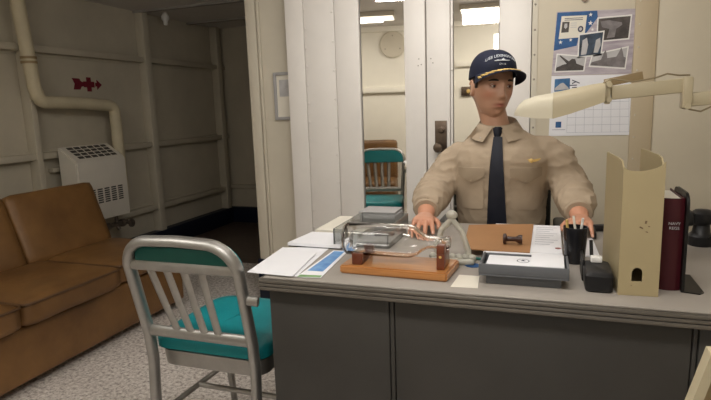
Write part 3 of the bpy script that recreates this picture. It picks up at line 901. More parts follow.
be = thing('bookend', 'black metal bookend with rounded top against the maroon book', 'bookend', (.325, 1.5, TZ))
prof = [(1.425, TZ + .003)] + [(1.425 + .03 - .03 * cos(radians(90 * k / 6)), .968 + .03 * sin(radians(90 * k / 6))) for k in range(7)] + \
       [(1.545 + .03 * sin(radians(90 * k / 6)), .968 + .03 * cos(radians(90 * k / 6))) for k in range(7)] + [(1.575, TZ + .003)]
MB().prism([(.3055, y, z) for y, z in prof], (.0065, 0, 0)).build('upright', M['black_metal'], be)
MB().prism([(.3055, 1.425, TZ), (.343, 1.415, TZ), (.354, 1.43, TZ), (.354, 1.57, TZ), (.3055, 1.575, TZ)], (0, 0, .0028)).build('foot', M['black_metal'], be)

dv = thing('desk_device', 'squat black device with a trailing cable behind the bookend', 'device', (.455, 1.92, TZ))
MB().lathe([(.001, 0), (.034, 0), (.037, .006), (.037, .03), (.026, .042), (.022, .065), (.030, .073), (.034, .086), (.033, .102), (.02, .112), (.001, .114)], (.455, 1.92, TZ), 'Z', 24).build('body', M['black'], dv)
MB().box(.405, .43, 1.895, 1.945, TZ + .062, TZ + .108, .008).build('knob', M['black'], dv)
MB().tube([(.47, 1.885, TZ + .03), (.475, 1.86, TZ + .045), (.49, 1.80, TZ + .02), (.50, 1.72, TZ + .0045), (.52, 1.62, TZ + .0045), (.56, 1.56, TZ + .0045)], .0035, 8).build('cable', M['black'], dv)

# ------------------------------------------------------------------ wall calendar / picture sheets
def bil(q, u, v):
    (a, b, c_, d_) = [Vector((p[0], 0, p[1])) for p in q]     # TL TR BR BL
    return (a * (1 - u) + b * u) * (1 - v) + (d_ * (1 - u) + c_ * u) * v
def on_page(q, pts, y, th=.0004):
    return MB().prism([bil(q, u, v) + Vector((0, y, 0)) for u, v in pts], (0, th, 0))
def rect(u0, v0, u1, v1): return [(u0, v0), (u1, v0), (u1, v1), (u0, v1)]
wc = thing('wall_calendar', 'wall calendar with a naval photo collage above a white month grid, taped behind the lamp', 'calendar', (.18, YB, 1.05))
PU = [(.021, 1.647), (.373, 1.632), (.361, 1.336), (.004, 1.345)]
PLW = [(.004, 1.343), (.361, 1.334), (.374, 1.045), (-.002, 1.045)]
YP = YB - .003
up = on_page(PU, rect(0, 0, 1, 1), YP, .001).build('picture_page', M['flag_haze'], wc, smooth=False)
cr = lambda pts: [((x - 62) / 420., (y - 58) / 310.) for x, y in pts]
def pg(name, pts, k, m, q=PU):
    return on_page(q, cr(pts), YP - .0006 * k).build(name, m, up, smooth=False)
pg('flag_field', [(66, 62), (278, 60), (284, 92), (228, 168), (190, 190), (185, 225), (62, 246)], 1, M['flag_blue'])
stars = MB()
for sx, sy, sr in ((245, 78, 11), (248, 118, 13), (96, 206, 11), (150, 196, 9), (262, 150, 9)):
    pts = []
    for k in range(10):
        rr_ = sr if k % 2 == 0 else sr * .42
        pts.append((sx + rr_ * sin(pi * k / 5), sy - rr_ * cos(pi * k / 5)))
    me_ = on_page(PU, cr(pts), YP - .0012)
    m2 = bpy.data.meshes.new('t'); me_.bm.to_mesh(m2); me_.bm.free(); stars.mesh(m2)
stars.build('star', M['white'], up, smooth=False)
pg('card', [(90, 80), (226, 80), (222, 184), (84, 190)], 2, M['paper_warm'])
pg('portrait', [(97, 108), (136, 108), (135, 158), (95, 160)], 3, M['photo_dark'])
pg('portrait_face', [(110, 116), (124, 116), (126, 134), (117, 142), (108, 134)], 4, M['photo_light'])
seal = [(198 + 15 * cos(2 * pi * k / 20), 145 + 15 * sin(2 * pi * k / 20)) for k in range(20)]
pg('seal', seal, 3, M['ink'])
pg('seal_centre', [(198 + 8 * cos(2 * pi * k / 16), 145 + 8 * sin(2 * pi * k / 16)) for k in range(16)], 4, M['photo_light'])
for ya in (90, 98):
    pg('print_line', [(108, ya), (206, ya), (206, ya + 3), (108, ya + 3)], 3, M['ink'])
for ya in (114, 124, 134):
    pg('print_line', [(143, ya), (176, ya), (176, ya + 2), (143, ya + 2)], 3, M['gray_line'])
pg('photo_border', [(282, 92), (460, 84), (457, 203), (286, 212)], 1, M['white'])
pg('photo', [(289, 99), (453, 92), (450, 196), (293, 205)], 2, M['photo_dark'])
pg('photo_figure', [(300, 112), (345, 108), (410, 120), (414, 132), (385, 150), (380, 190), (340, 194), (350, 150), (310, 140)], 3, M['photo_gray'])
pg('photo_border', [(190, 168), (326, 156), (322, 276), (194, 286)], 3, M['white'])
pg('photo', [(197, 175), (319, 164), (315, 269), (201, 278)], 4, M['photo_blue'])
pg('photo_figure', [(214, 200), (236, 188), (246, 222), (240, 268), (212, 272)], 5, M['photo_light'])
pg('photo_figure', [(285, 200), (306, 190), (312, 226), (300, 262), (278, 262)], 5, M['photo_light'])
pg('photo_border', [(80, 260), (244, 276), (238, 352), (76, 354)], 2, M['white'])
pg('photo', [(86, 267), (237, 282), (232, 346), (82, 348)], 3, M['photo_light'])
pg('photo_figure', [(84, 330), (120, 316), (140, 312), (96, 272), (102, 270), (150, 300), (166, 288), (184, 290), (192, 312), (232, 326), (231, 345), (83, 346)], 4, M['photo_dark'])
pg('photo_border', [(270, 268), (458, 234), (452, 346), (258, 330)], 2, M['white'])
pg('photo', [(276, 274), (451, 242), (446, 339), (265, 324)], 3, M['photo_light'])
pg('photo_figure', [(272, 308), (320, 296), (330, 268), (340, 250), (348, 270), (352, 290), (398, 284), (410, 262), (420, 240), (430, 262), (436, 286), (448, 290), (445, 337), (266, 322)], 4, M['photo_gray'])
lp_ = on_page(PLW, rect(0, 0, 1, 1), YP - .0002, .001).build('month_page', M['paper'], wc, smooth=False)
def lg(name, pts, k, m):
    return on_page(PLW, [((x - 46) / 420., (y - 25) / 302.) for x, y in pts], YP - .0002 - .0006 * k).build(name, m, lp_, smooth=False)
lg('photo', [(65, 42), (148, 38), (148, 98), (65, 104)], 1, M['photo_sea'])
lg('photo_figure', [(68, 86), (96, 64), (112, 60), (140, 84), (144, 92), (68, 98)], 2, M['photo_light'])
grid = MB()
for k in range(8):
    grid_x = 140 + 45 * k
    m_ = on_page(PLW, [((x - 46) / 420., (y - 25) / 302.) for x, y in [(grid_x, 120), (grid_x + 1.3, 120), (grid_x + 1.3, 312), (grid_x, 312)]], YP - .0008)
    m2 = bpy.data.meshes.new('t'); m_.bm.to_mesh(m2); m_.bm.free(); grid.mesh(m2)
for k in range(6):
    gy = 120 + 38 * k
    m_ = on_page(PLW, [((x - 46) / 420., (y - 25) / 302.) for x, y in [(140, gy), (455, gy), (455, gy + 1.3), (140, gy + 1.3)]], YP - .0008)
    m2 = bpy.data.meshes.new('t'); m_.bm.to_mesh(m2); m_.bm.free(); grid.mesh(m2)
grid.build('month_grid', M['gray_line'], lp_, smooth=False)
lg('blue_emblem', [(80, 255), (110, 255), (110, 285), (80, 285)], 1, M['flag_blue'])
lg('emblem_centre', [(88, 263), (102, 263), (102, 277), (88, 277)], 2, M['photo_sea'])
lg('print_line', [(62, 294), (132, 294), (132, 297), (62, 297)], 1, M['gray_line'])
me = text_mesh('July', .05, .0002)
me.transform(Matrix.Translation((.108, YP - .0012, 1.285)) @ Matrix.Rotation(radians(90), 4, 'X') @ Matrix.Rotation(radians(90), 4, 'Z'))
link_mesh('month_lettering', me, M['ink'], lp_)
# clip above the calendar
ck = thing('wall_hook', 'small dark metal clip on the bulkhead above the calendar', 'hook', (.145, YB, 1.70))
MB().prism([(.118, YB - .012, 1.72), (.172, YB - .012, 1.72), (.158, YB - .012, 1.688), (.146, YB - .012, 1.678), (.132, YB - .012, 1.688)], (0, .0118, 0)).build('clip', M['brass_dark'], ck)
MB().ball((.146, YB - .014, 1.70), .008).build('screw', M['steel'], ck)

# ------------------------------------------------------------------ articulated lamp
la = thing('desk_lamp', 'cream articulated lamp with long hood reaching in from the right wall', 'lamp', (XR, 1.88, 1.22))
LY = 1.85
def lamp_sec(x, z0, z1, w, k=12):
    ring = []
    h = (z1 - z0)
    for i in range(k + 1):
        a = pi * i / k
        ring.append(Vector((x, LY + w / 2 * cos(a), z0 + h * .35 + h * .65 * sin(a) ** .7)))
    ring.append(Vector((x, LY - w / 2, z0)))
    ring.append(Vector((x, LY + w / 2, z0)))
    return ring
MB().loft([lamp_sec(-.106, 1.178, 1.190, .05), lamp_sec(-.095, 1.177, 1.210, .08), lamp_sec(-.078, 1.174, 1.226, .10), lamp_sec(-.04, 1.168, 1.238, .112), lamp_sec(.008, 1.167, 1.2445, .115)])  .build('hood_end', mat('hood_lit', (218, 210, 188), .5, var=.02), la, angle=50)  # light falling on the hood's end put into a paler cream
MB().loft([lamp_sec(.0085, 1.166, 1.2455, .117), lamp_sec(.06, 1.180, 1.255, .112), lamp_sec(.12, 1.200, 1.266, .10), lamp_sec(.155, 1.212, 1.270, .088)]).build('hood', M['lamp_cream'], la, angle=50)
jn = MB().box(.156, .172, LY - .02, LY + .02, 1.205, 1.278, .004)
jn.lathe([(.008, -.03), (.008, .03)], (.167, LY, 1.262), 'Y', 12).lathe([(.008, -.03), (.008, .03)], (.167, LY, 1.218), 'Y', 12)
jn.build('joint', M['lamp_cream'], la)
def bar(p0, p1, h, w):
    p0, p1 = Vector(p0), Vector(p1)
    dd = p1 - p0
    x = dd.normalized()
    y = Vector((0, 0, 1)).cross(x).normalized()
    z = x.cross(y)
    R = Matrix((x, y, z)).transposed()
    return MB().obox((p0 + p1) / 2, (dd.length, w, h), R, .005)
bar((.174, LY, 1.238), (.372, LY, 1.2525), .042, .022).build('arm', M['lamp_cream'], la)
MB().box(.362, .388, LY - .022, LY + .022, 1.186, 1.276, .005).lathe([(.009, -.028), (.009, .028)], (.375, LY, 1.192), 'Y', 14).build('joint', M['lamp_cream'], la)
bar((.386, LY, 1.210), (.70, LY + .02, 1.236), .040, .022).build('arm', M['lamp_cream'], la)
bar((.156, LY + .0205, 1.268), (.262, LY + .0205, 1.287), .024, .003).build('strap', M['beige_dark'], la)
MB().tube([(.150, LY - .018, 1.268), (.175, LY - .018, 1.279), (.23, LY - .016, 1.268), (.29, LY - .016, 1.277), (.32, LY - .016, 1.287), (.35, LY - .016, 1.281), (.378, LY - .018, 1.2805)], .0025, 8).build('cable', M['wire'], la)
MB().tube([(.378, LY - .02, 1.184), (.41, LY - .02, 1.176), (.45, LY - .015, 1.196), (.52, LY - .015, 1.206), (.66, LY - .01, 1.211)], .0025, 8).build('cable', M['wire'], la)
MB().box(.69, .716, LY - .004, LY + .044, 1.19, 1.275, .004).build('joint', M['lamp_cream'], la)
bar((.715, LY + .02, 1.236), (.955, LY + .02, 1.236), .04, .022).build('arm', M['lamp_cream'], la)
MB().box(.955, XR - .001, LY - .03, LY + .07, 1.16, 1.32, .004).build('wall_bracket', M['lamp_cream'], la)

# ------------------------------------------------------------------ cream slanted reading rail in the near right corner
rl = thing('slanted_board', 'cream slanted board edge in the near right corner, in front of the desk', 'board', (.30, .95, 0))
bd = MB().prism([(.224, .91, .745), (.246, .91, .832), (.56, .91, .862), (.56, .91, .745)], (0, .012, 0))
bd.build('panel', M['beige_dark'], rl)
rm = MB().prism([(.215, .90, .742), (.2385, .90, .836), (.252, .90, .836), (.229, .90, .742)], (0, .03, 0)).prism([(.2385, .90, .836), (.57, .90, .868), (.57, .90, .855), (.25, .90, .824)], (0, .03, 0))
rm.build('rim', M['lamp_cream'], rl)
for x in (.27, .54):
    MB().box(x - .015, x + .015, .90, .93, .012, .75, .003).build('leg', M['lamp_cream'], rl)
    MB().box(x - .03, x + .03, .84, .99, 0, .0115, .003).build('foot', M['lamp_cream'], rl)

# ------------------------------------------------------------------ brown seat across the room, seen in the mirror
ar = thing('armchair', 'brown upholstered armchair against the near wall, seen only in the mirror', 'armchair', (-1.20, .2, 0))
cushion(-1.20, .19, .36, .46, .5, .16).build('seat_cushion', M['leather'], ar, angle=70)
MB().box(-1.43, -.97, -.06, .43, .05, .278, .02).build('base', M['leather'], ar)
cushion(-1.20, -.06, .62, .46, .13, .46, None, puff=0).build('back_cushion', M['leather'], ar, angle=70)
for x in (-1.38, -1.02):
    for y in (-.02, .39):
        MB().lathe([(.016, 0), (.02, .0505)], (x, y, 0), 'Z', 12).build('foot', M['black'], ar)

# ------------------------------------------------------------------ office chair behind the desk
oc = thing('office_chair', 'black office chair under the seated mannequin, almost hidden by the desk', 'chair', (-.185, 2.38, 0))
CX = -.185
cushion(CX, 2.37, .411, .46, .44, .07, puff=.002).build('seat', M['black'], oc, angle=70)
cushion(CX, 2.535, .78, .40, .05, .42, puff=0, bev=.02).build('backrest', M['black'], oc, angle=70)
MB().tube([(CX, 2.40, .378), (CX, 2.60, .39), (CX, 2.60, .62)], 1.0, 10, flat=(.012, .03), up=(1, 0, 0)).obox((CX, 2.585, .66), (.10, .04, .12), None, .01).build('back_bracket', M['black_metal'], oc)
MB().lathe([(.025, .07), (.025, .3), (.035, .31), (.05, .378), (.001, .3785)], (CX, 2.37, 0), 'Z', 18).build('column', M['black_metal'], oc)
bs_ = MB()
for k in range(5):
    a = 2 * pi * k / 5 + .3
    bs_.tube([(CX, 2.37, .095), (CX + .27 * cos(a), 2.37 + .27 * sin(a), .075)], [.024, .014], 10)
    MB().ball((CX + .26 * cos(a), 2.37 + .26 * sin(a), .028), .028, (.7, .7, 1)).build('caster', M['black'], oc)
bs_.build('base', M['black_metal'], oc)
for sx in (-1, 1):
    x = CX + sx * .235
    MB().obox((x, 2.33, .712), (.05, .26, .03), None, .012).tube([(x, 2.42, .70), (x, 2.43, .45), (CX + sx * .15, 2.42, .392)], .012, 10).build('arm', M['black'], oc)

# ------------------------------------------------------------------ seated mannequin
def sell(z, cx, cy, rx, ry, n=28, ex=2.4):
    ring = []
    for k in range(n):
        a = 2 * pi * k / n
        c_, s_ = cos(a), sin(a)
        ring.append(Vector((cx + rx * abs(c_) ** (2 / ex) * (1 if c_ >= 0 else -1), cy + ry * abs(s_) ** (2 / ex) * (1 if s_ >= 0 else -1), z)))
    return ring
HC = Vector((-.222, 2.295, 1.283))         # head centre
YAW = radians(30)
RH = Matrix.Rotation(YAW, 3, 'Z') @ Matrix.Rotation(radians(3), 3, 'Y')
HS = 1.045
def H(p): return RH @ (Vector(p) * HS) + HC
def sst(a, b, x):
    t = max(0, min(1, (x - a) / (b - a)))
    return t * t * (3 - 2 * t)
def skull(d, grow=0.0):
    """surface point of the head for the unit direction d; face looks to -y"""
    x, y, z = d.x * .0735, d.y * .097, d.z * .120
    if z < 0:
        t = sst(0, -.118, z)
        x *= 1 - .20 * t
        if y > 0:
            y *= 1 - .50 * sst(-.03, -.10, z)
        else:
            y *= 1 + .07 * t
            x *= 1 + .10 * sst(-.045, -.085, z) * (1 - sst(-.09, -.12, z))
    else:
        x *= 1 + .03 * sst(0, .06, z)
        if y > 0: y *= 1.03
    if y < -.02 and grow == 0.0:
        g = lambda x0, z0, sx, sz, A: A * exp(-((x - x0) / sx) ** 2 - ((z - z0) / sz) ** 2)
        sgn = 0
        sgn += g(0, -.010, .0085, .022, .010) + g(0, -.034, .0095, .011, .0165) + g(0, .012, .010, .014, .004)
        for s_ in (-1, 1):
            sgn += g(s_ * .013, -.040, .0065, .007, .008)
            sgn += g(s_ * .030, .000, .017, .0115, -.0105)
            sgn += g(s_ * .029, .020, .022, .008, .0055)
            sgn += g(s_ * .046, -.026, .017, .016, .004)
            sgn += g(s_ * .036, -.058, .014, .020, -.004)
        sgn += g(0, -.0635, .019, .0048, .0058) + g(0, -.0755, .016, .0058, .0064) + g(0, -.0692, .023, .0022, -.0045)
        sgn += g(0, -.088, .020, .006, -.0045) + g(0, -.106, .019, .013, .0075)
        sgn += g(0, -.052, .005, .006, -.002)
        y -= sgn
    v = Vector((x, y, z))
    if grow: v += Vector((d.x, d.y, d.z)) * grow
    return v
def head_rings(nu=120, nv=110, grow=0):
    rings = []
    for j in range(1, nv):
        ph = pi * j / nv
        rings.append([H(skull(Vector((sin(ph) * cos(2 * pi * i / nu), sin(ph) * sin(2 * pi * i / nu), cos(ph))), grow)) for i in range(nu)])
    return rings
body = MB()
body.loft(head_rings())
for s_ in (-1, 1):            # ears
    ang = Matrix.Rotation(radians(18) * s_, 3, 'Z')
    body.ball(H((s_ * .0745, .012, -.008)), .03, (.24, .62, 1.08), RH @ ang, 18, 12)
    tor = [H((s_ * .079, .012 + .0165 * cos(a), -.004 + .027 * sin(a))) for a in [2 * pi * k / 16 for k in range(1, 14)]]
    body.tube(tor, .0042, 8)
NC = Vector((-.192, 2.318, 1.10))
neck = []
for k in range(7):
    t = k / 6
    cc = NC.lerp(HC + RH @ Vector((0, .022, -.05)), t)
    r_ = .064 - .008 * sin(pi * t * .8)
    neck.append([cc + Vector((r_ * cos(2 * pi * i / 24), r_ * 1.05 * sin(2 * pi * i / 24), -.03 + .03 * t)) for i in range(24)])
body.loft(neck)
body.loft([sell(z, CX, cy, rx, ry) for z, cy, rx, ry in ((.47, 2.37, .13, .10), (.50, 2.37, .165, .125), (.58, 2.36, .165, .12), (.70, 2.34, .140, .100), (.85, 2.33, .148, .108), (.98, 2.325, .160, .105), (1.04, 2.325, .150, .088), (1.075, 2.322, .115, .072), (1.10, 2.32, .075, .062))])
ARM = {}
for s_ in (-1, 1):
    if s_ < 0:
        path = [(CX - .150, 2.33, 1.005), (-.388, 2.325, .945), (-.434, 2.275, .868), (-.448, 2.14, .848), (-.440, 2.045, .824), (-.432, 1.985, .806)]
    else:
        path = [(CX + .158, 2.33, 1.022), (.030, 2.325, .955), (.078, 2.285, .868), (.096, 2.17, .848), (.106, 2.085, .824), (.110, 2.04, .806)]
    ARM[s_] = [Vector(p_) for p_ in path]
    body.tube(ARM[s_], [.055, .052, .044, .042, .033, .028], 16, flat=(.92, 1.06), up=(0, 0, 1))
    # legs
    hip, knee, ank = Vector((CX + s_ * .09, 2.36, .545)), Vector((CX + s_ * .125, 1.93, .555)), Vector((CX + s_ * .13, 1.93, .10))
    body.tube([hip, hip.lerp(knee, .5), knee.lerp(hip, .08), knee + Vector((0, -.01, -.04)), knee.lerp(ank, .3) + Vector((0, .015, 0)), knee.lerp(ank, .65), ank], [.08, .07, .055, .052, .052, .040, .034], 16)
    body.tube([ank + Vector((0, .03, -.03)), ank + Vector((0, -.05, -.05)), ank + Vector((0, -.15, -.07))], [.035, .034, .026], 12, flat=(.9, 1.1))

def hand(mb, wrist, fwd, up_, thumb_side, curl=(14, 26, 22), splay=6, k=1.0):
    """palm with four separate bent fingers and a side thumb"""
    wrist, f, u = Vector(wrist), Vector(fwd).normalized(), Vector(up_)
    u = (u - f * u.dot(f)).normalized()
    x = f.cross(u).normalized()
    if x.dot(Vector((thumb_side, 0, 0))) < 0: x = -x
    def P(a, b, c_): return wrist + (x * a + f * b + u * c_) * k
    rings = []
    for b, w_, h_, cz in ((-.012, .027, .021, 0), (.015, .031, .020, .002), (.045, .039, .0185, .004), (.072, .042, .016, .005), (.090, .040, .012, .004)):
        rings.append([P(w_ * cos(2 * pi * i / 20), b, cz + h_ * sin(2 * pi * i / 20)) for i in range(20)])
    mb.loft(rings)
    tips = []
    for i, (bx_, ln_, r_) in enumerate(((.030, .072, .0088), (.0105, .080, .0092), (-.0095, .075, .0088), (-.0285, .058, .0078))):
        sp_ = radians(splay * (1.5 - i))
        d0 = (f * cos(sp_) + x * sin(sp_)).normalized()
        p_ = P(bx_, .083 if i in (1, 2) else (.079 if i == 0 else .074), .004)
        pts, rs, a = [p_ - d0 * .015 * k, p_], [r_ * 1.05 * k, r_ * 1.08 * k], 0
        for j, fr in enumerate((.45, .31, .24)):
            a += radians(curl[j] + 2 * i)
            dd = d0 * cos(a) - u * sin(a)
            pts.append(pts[-1] + dd * ln_ * fr * k)
            rs.append(r_ * (1.0, .92, .74)[j] * k)
        mb.tube(pts, rs, 12)
        mb.ball(pts[-1], rs[-1] * 1.0, u=10, v=8)
        tips.append((pts[-1], (pts[-1] - pts[-2]).normalized()))
    t0 = P(.026, .022, -.004)
    tp = [t0, P(.046, .045, -.006), P(.056, .070, -.010), P(.056, .092, -.016)]
    mb.tube(tp, [.015 * k, .012 * k, .0098 * k, .0078 * k], 12)
    mb.ball(tp[-1], .0078 * k, u=10, v=8)
    tips.append((tp[-1], (tp[-1] - tp[-2]).normalized()))
    return tips, u
tipsR, uR = hand(body, (-.432, 1.985, .806), (.10, -1, -.06), (0, 0, 1), 1, curl=(10, 14, 16), splay=7)
tipsL, uL = hand(body, (.110, 2.04, .806), (-.02, -1, -.06), (0, 0, 1), -1, curl=(10, 14, 16))
me = remeshed(body, .0030, 2, .4)
# tint the skin by place: lips, cheeks, shaved chin
la_ = me.color_attributes.new('tint', 'FLOAT_COLOR', 'POINT')
base_c, lip_c, cheek_c, brow_c = Vector(lin((190, 146, 120))[:3]), Vector(lin((160, 96, 80))[:3]), Vector(lin((196, 128, 100))[:3]), Vector(lin((148, 104, 82))[:3])
hand_c = Vector(lin((202, 146, 118))[:3])
RI = RH.inverted()
flat_ = []
face_ = []
for v in me.vertices:
    z_ = v.co.z
    if z_ < 1.02:
        flat_.extend((hand_c.x, hand_c.y, hand_c.z, 1.0))
    else:
        flat_.extend((base_c.x, base_c.y, base_c.z, 1.0))
        if z_ > 1.14: face_.append(v)
la_.data.foreach_set('color', flat_)
for v in face_:
    q = RI @ (v.co - HC) / HS
    col = base_c.copy()
    if q.y < -.03:
        f_l = exp(-(q.x / .020) ** 2 - ((q.z + .0695) / .0085) ** 2)
        col = col.lerp(lip_c, min(1, f_l * 1.3))
        for s_ in (-1, 1):
            col = col.lerp(cheek_c, .6 * exp(-((q.x - s_ * .044) / .018) ** 2 - ((q.z + .03) / .018) ** 2))
            col = col.lerp(brow_c, .55 * exp(-((q.x - s_ * .030) / .018) ** 2 - ((q.z - .001) / .011) ** 2))
    la_.data[v.index].color = (col.x, col.y, col.z, 1)
man = link_mesh('mannequin', me, M['skin'])
tag(man, 'seated mannequin in khaki shirt, dark tie and dark blue cap behind the desk', 'mannequin')
# finger nails
M['nail'] = mat('nail', (214, 168, 146), 0.3)
for tips, uu in ((tipsR, uR), (tipsL, uL)):
    for p_, d_ in tips:
        nn = (uu - d_ * uu.dot(d_)).normalized()
        MB().obox(p_ + nn * .0066 + d_ * .001, (.008, .010, .0015), Matrix((d_.cross(nn), d_, nn)).transposed(), .0006).build('fingernail', M['nail'], man)
# eyes, brows
for s_ in (-1, 1):
    ec_ = Vector((s_ * .0305, -.0745, .0005))
    e_ = MB().ball(H(ec_), .0122, (1, 1, .92), RH, 20, 14).build('eye', M['eye_white'], man)
    look = Vector((.10, -1, 0.02)).normalized()
    ip = ec_ + look * .0108
    MB().ball(H(ip), .0055, (1, .45, 1), RH, 14, 10).build('iris', M['iris'], e_)
    lid = MB()
    for zz, sag, rr_ in ((.0052, .0012, .0022), (-.0062, -.0008, .0014)):
        pts = []
        for k in range(9):
            t = -1 + k / 4
            xx = ec_.x + .0135 * t
            pts.append(H((xx, ec_.y - sqrt(max(.0122 ** 2 - (xx - ec_.x) ** 2 * .7, 0)) + .0005, ec_.z + zz * (1 - t * t * .9))))
        lid.tube(pts, rr_, 8)
    lid.build('eyelid', mat('lid_skin', (150, 100, 78), .5), man)
    bp_ = [H((s_ * (.014 + .0058 * k), -.0945 + .0010 * k * k * .55, .0175 + .0042 * sin(pi * (k + .6) / 7.5))) for k in range(7)]
    MB().tube(bp_, [.0022, .0040, .0045, .0044, .0040, .0030, .0014], 8, flat=(1.0, .8)).build('eyebrow', M['hair'], man)
# hair below the cap: back and sides
hr = MB()
rows = []
for j in range(14):
    z = -.055 + j * .0115
    row = []
    for i in range(41):
        az = radians(-12 + 204 * i / 40)        # from one temple round the back to the other
        # find direction with that height
        zz = max(-.99, min(.99, z / .120))
        cp_ = sqrt(1 - zz * zz)
        side = abs(cos(az))
        low = sst(.55, 1.0, side) * .06          # hair line rises over the ears
        zeff = max(zz, (-.055 + low * 1.1) / .120) if sin(az) > -.3 else zz
        cp_ = sqrt(1 - zeff * zeff)
        g_ = .0045 * (1 if 0 < i < 40 else 0)
        row.append(H(skull(Vector((cp_ * cos(az), cp_ * sin(az), zeff)), .0001) + Vector((cos(az), sin(az), 0)) * g_))
    rows.append(row)
hr.loft(rows, cap=False, closed=False)
ho = hr.build('hair', M['hair'], man)
sb = MB()
for s_ in (-1, 1):
    sb.obox(H((s_ * .0725, -.020, .018)), (.006, .020, .05), RH @ Matrix.Rotation(radians(-6) * s_, 3, 'Z'), .0025)
sb.build('sideburn', M['hair'], man)

# cap
cap_up = Vector((0, 0, 1))
def cap_pt(az, t, off=0.0):
    """az measured from the face direction, t 0 at the band .. 1 at the crown button"""
    fx, fy = sin(az), -cos(az)
    front = max(0, cos(az))
    zb = .034 + .022 * front ** 1.5 - .010 * max(0, -cos(az))
    h = .106
    rr_ = (1 - t ** 2.7) ** (1 / 2.3)
    rx_, ry_ = .0845 + off, (.108 if cos(az) < 0 else .1065) + off
    puff = 1 + .035 * sin(pi * min(1, t * 1.15)) * front
    z = zb + (h - (zb - .034)) * (t if t < 1 else 1) * 1.0 + off * .5
    return Vector((fx * rx_ * rr_ * puff, fy * ry_ * rr_ * puff + .004, z))
cap = MB()
rings = []
for j in range(25):
    t = sin(pi / 2 * j / 24) if j < 24 else .9995
    rings.append([H(cap_pt(2 * pi * i / 64, t)) for i in range(64)])
inner_ = []
for j in (12, 6, 3, 0):
    t = sin(pi / 2 * j / 24)
    inner_.append([H(cap_pt(2 * pi * i / 64, t, -.002)) for i in range(64)])
cap.loft(inner_ + rings)
cap.ball(H((0, .004, .1345)), .007, (1, 1, .5), RH)
cp_o = cap.build('cap', M['cap_blue'], man, angle=60)
def brim_pt(a, s, dz=0.0):
    """a from the face direction (-1..1 of the brim half-angle), s 0 at the band .. 1 at the outer edge"""
    az = a * radians(74)
    p0 = cap_pt(az, 0.02, .0005)
    L_ = .074 * max(0, 1 - abs(a) ** 2.4) ** .75
    out = Vector((sin(az) * .35, -cos(az) * .3 - .72, 0)).normalized()
    p_ = p0 + out * L_ * s
    p_.z += -.003 * s - .024 * a * a * s - .005 * s * s + dz
    return p_
br_ = MB()
top_, bot_ = [], []
for j in range(11):
    top_.append([H(brim_pt(-1 + 2 * i / 36, j / 10, .0015)) for i in range(37)])
    bot_.append([H(brim_pt(-1 + 2 * i / 36, j / 10, -.0015)) for i in range(37)])
br_.loft(top_ + list(reversed(bot_)) + [top_[0]], cap=False, closed=False)
br_.build('brim', M['cap_blue'], cp_o, angle=60)
gl = MB()
for i in range(22):
    for row, s0 in ((0, .60), (1, .80)):
        a = -.86 + i * .052 + row * .02
        if a > .30: continue
        p_ = H(brim_pt(a, s0 + .08 * sin(i * 2.1), .0028))
        gl.ball(p_, .0062, (1.25, .6, .35), RH @ Matrix.Rotation(a * 1.3 + (.7 if i % 2 else -.5), 3, 'Z'), 8, 6)
gl.build('gold_leaf_braid', M['gold'], cp_o)
def on_cap(me_, az0, t0, bend=0.0, flip=1):
    for v in me_.vertices:
        x_, y_, z_ = v.co
        az = az0 + x_ / .100
        t = t0 + (y_ - bend * x_ * x_) / .112
        v.co = H(cap_pt(az, max(0, min(.97, t)), .0016 + z_))
    return me_
def subdiv(me_, cuts=1):
    b_m = bmesh.new(); b_m.from_mesh(me_)
    bmesh.ops.triangulate(b_m, faces=b_m.faces)
    bmesh.ops.subdivide_edges(b_m, edges=[e for e in b_m.edges if e.calc_length() > .003], cuts=cuts)
    b_m.to_mesh(me_); b_m.free()
    return me_
link_mesh('cap_lettering', on_cap(subdiv(text_mesh('USS LEXINGTON', .0190, .0004)), -.12, .62, 3.4), M['cap_thread'], cp_o)
link_mesh('cap_number', on_cap(subdiv(text_mesh('CV-16', .0105, .0004)), -.12, .25, 0), M['cap_thread'], cp_o)
sh_ = MB()
sil = [(-.034, .000), (-.030, -.003), (.028, -.003), (.036, .0015), (.012, .0015), (.011, .005), (.007, .005), (.006, .010), (.003, .010), (.002, .006), (-.003, .006), (-.004, .0015), (-.016, .0015), (-.017, .003), (-.022, .003), (-.023, .0015)]
sh_.prism([(x, y, 0) for x, y in sil], (0, 0, .0005))
ms = bpy.data.meshes.new('ship'); sh_.bm.to_mesh(ms); sh_.bm.free()
link_mesh('ship_emblem', on_cap(subdiv(ms), -.12, .42, 0), M['cap_thread'], cp_o)

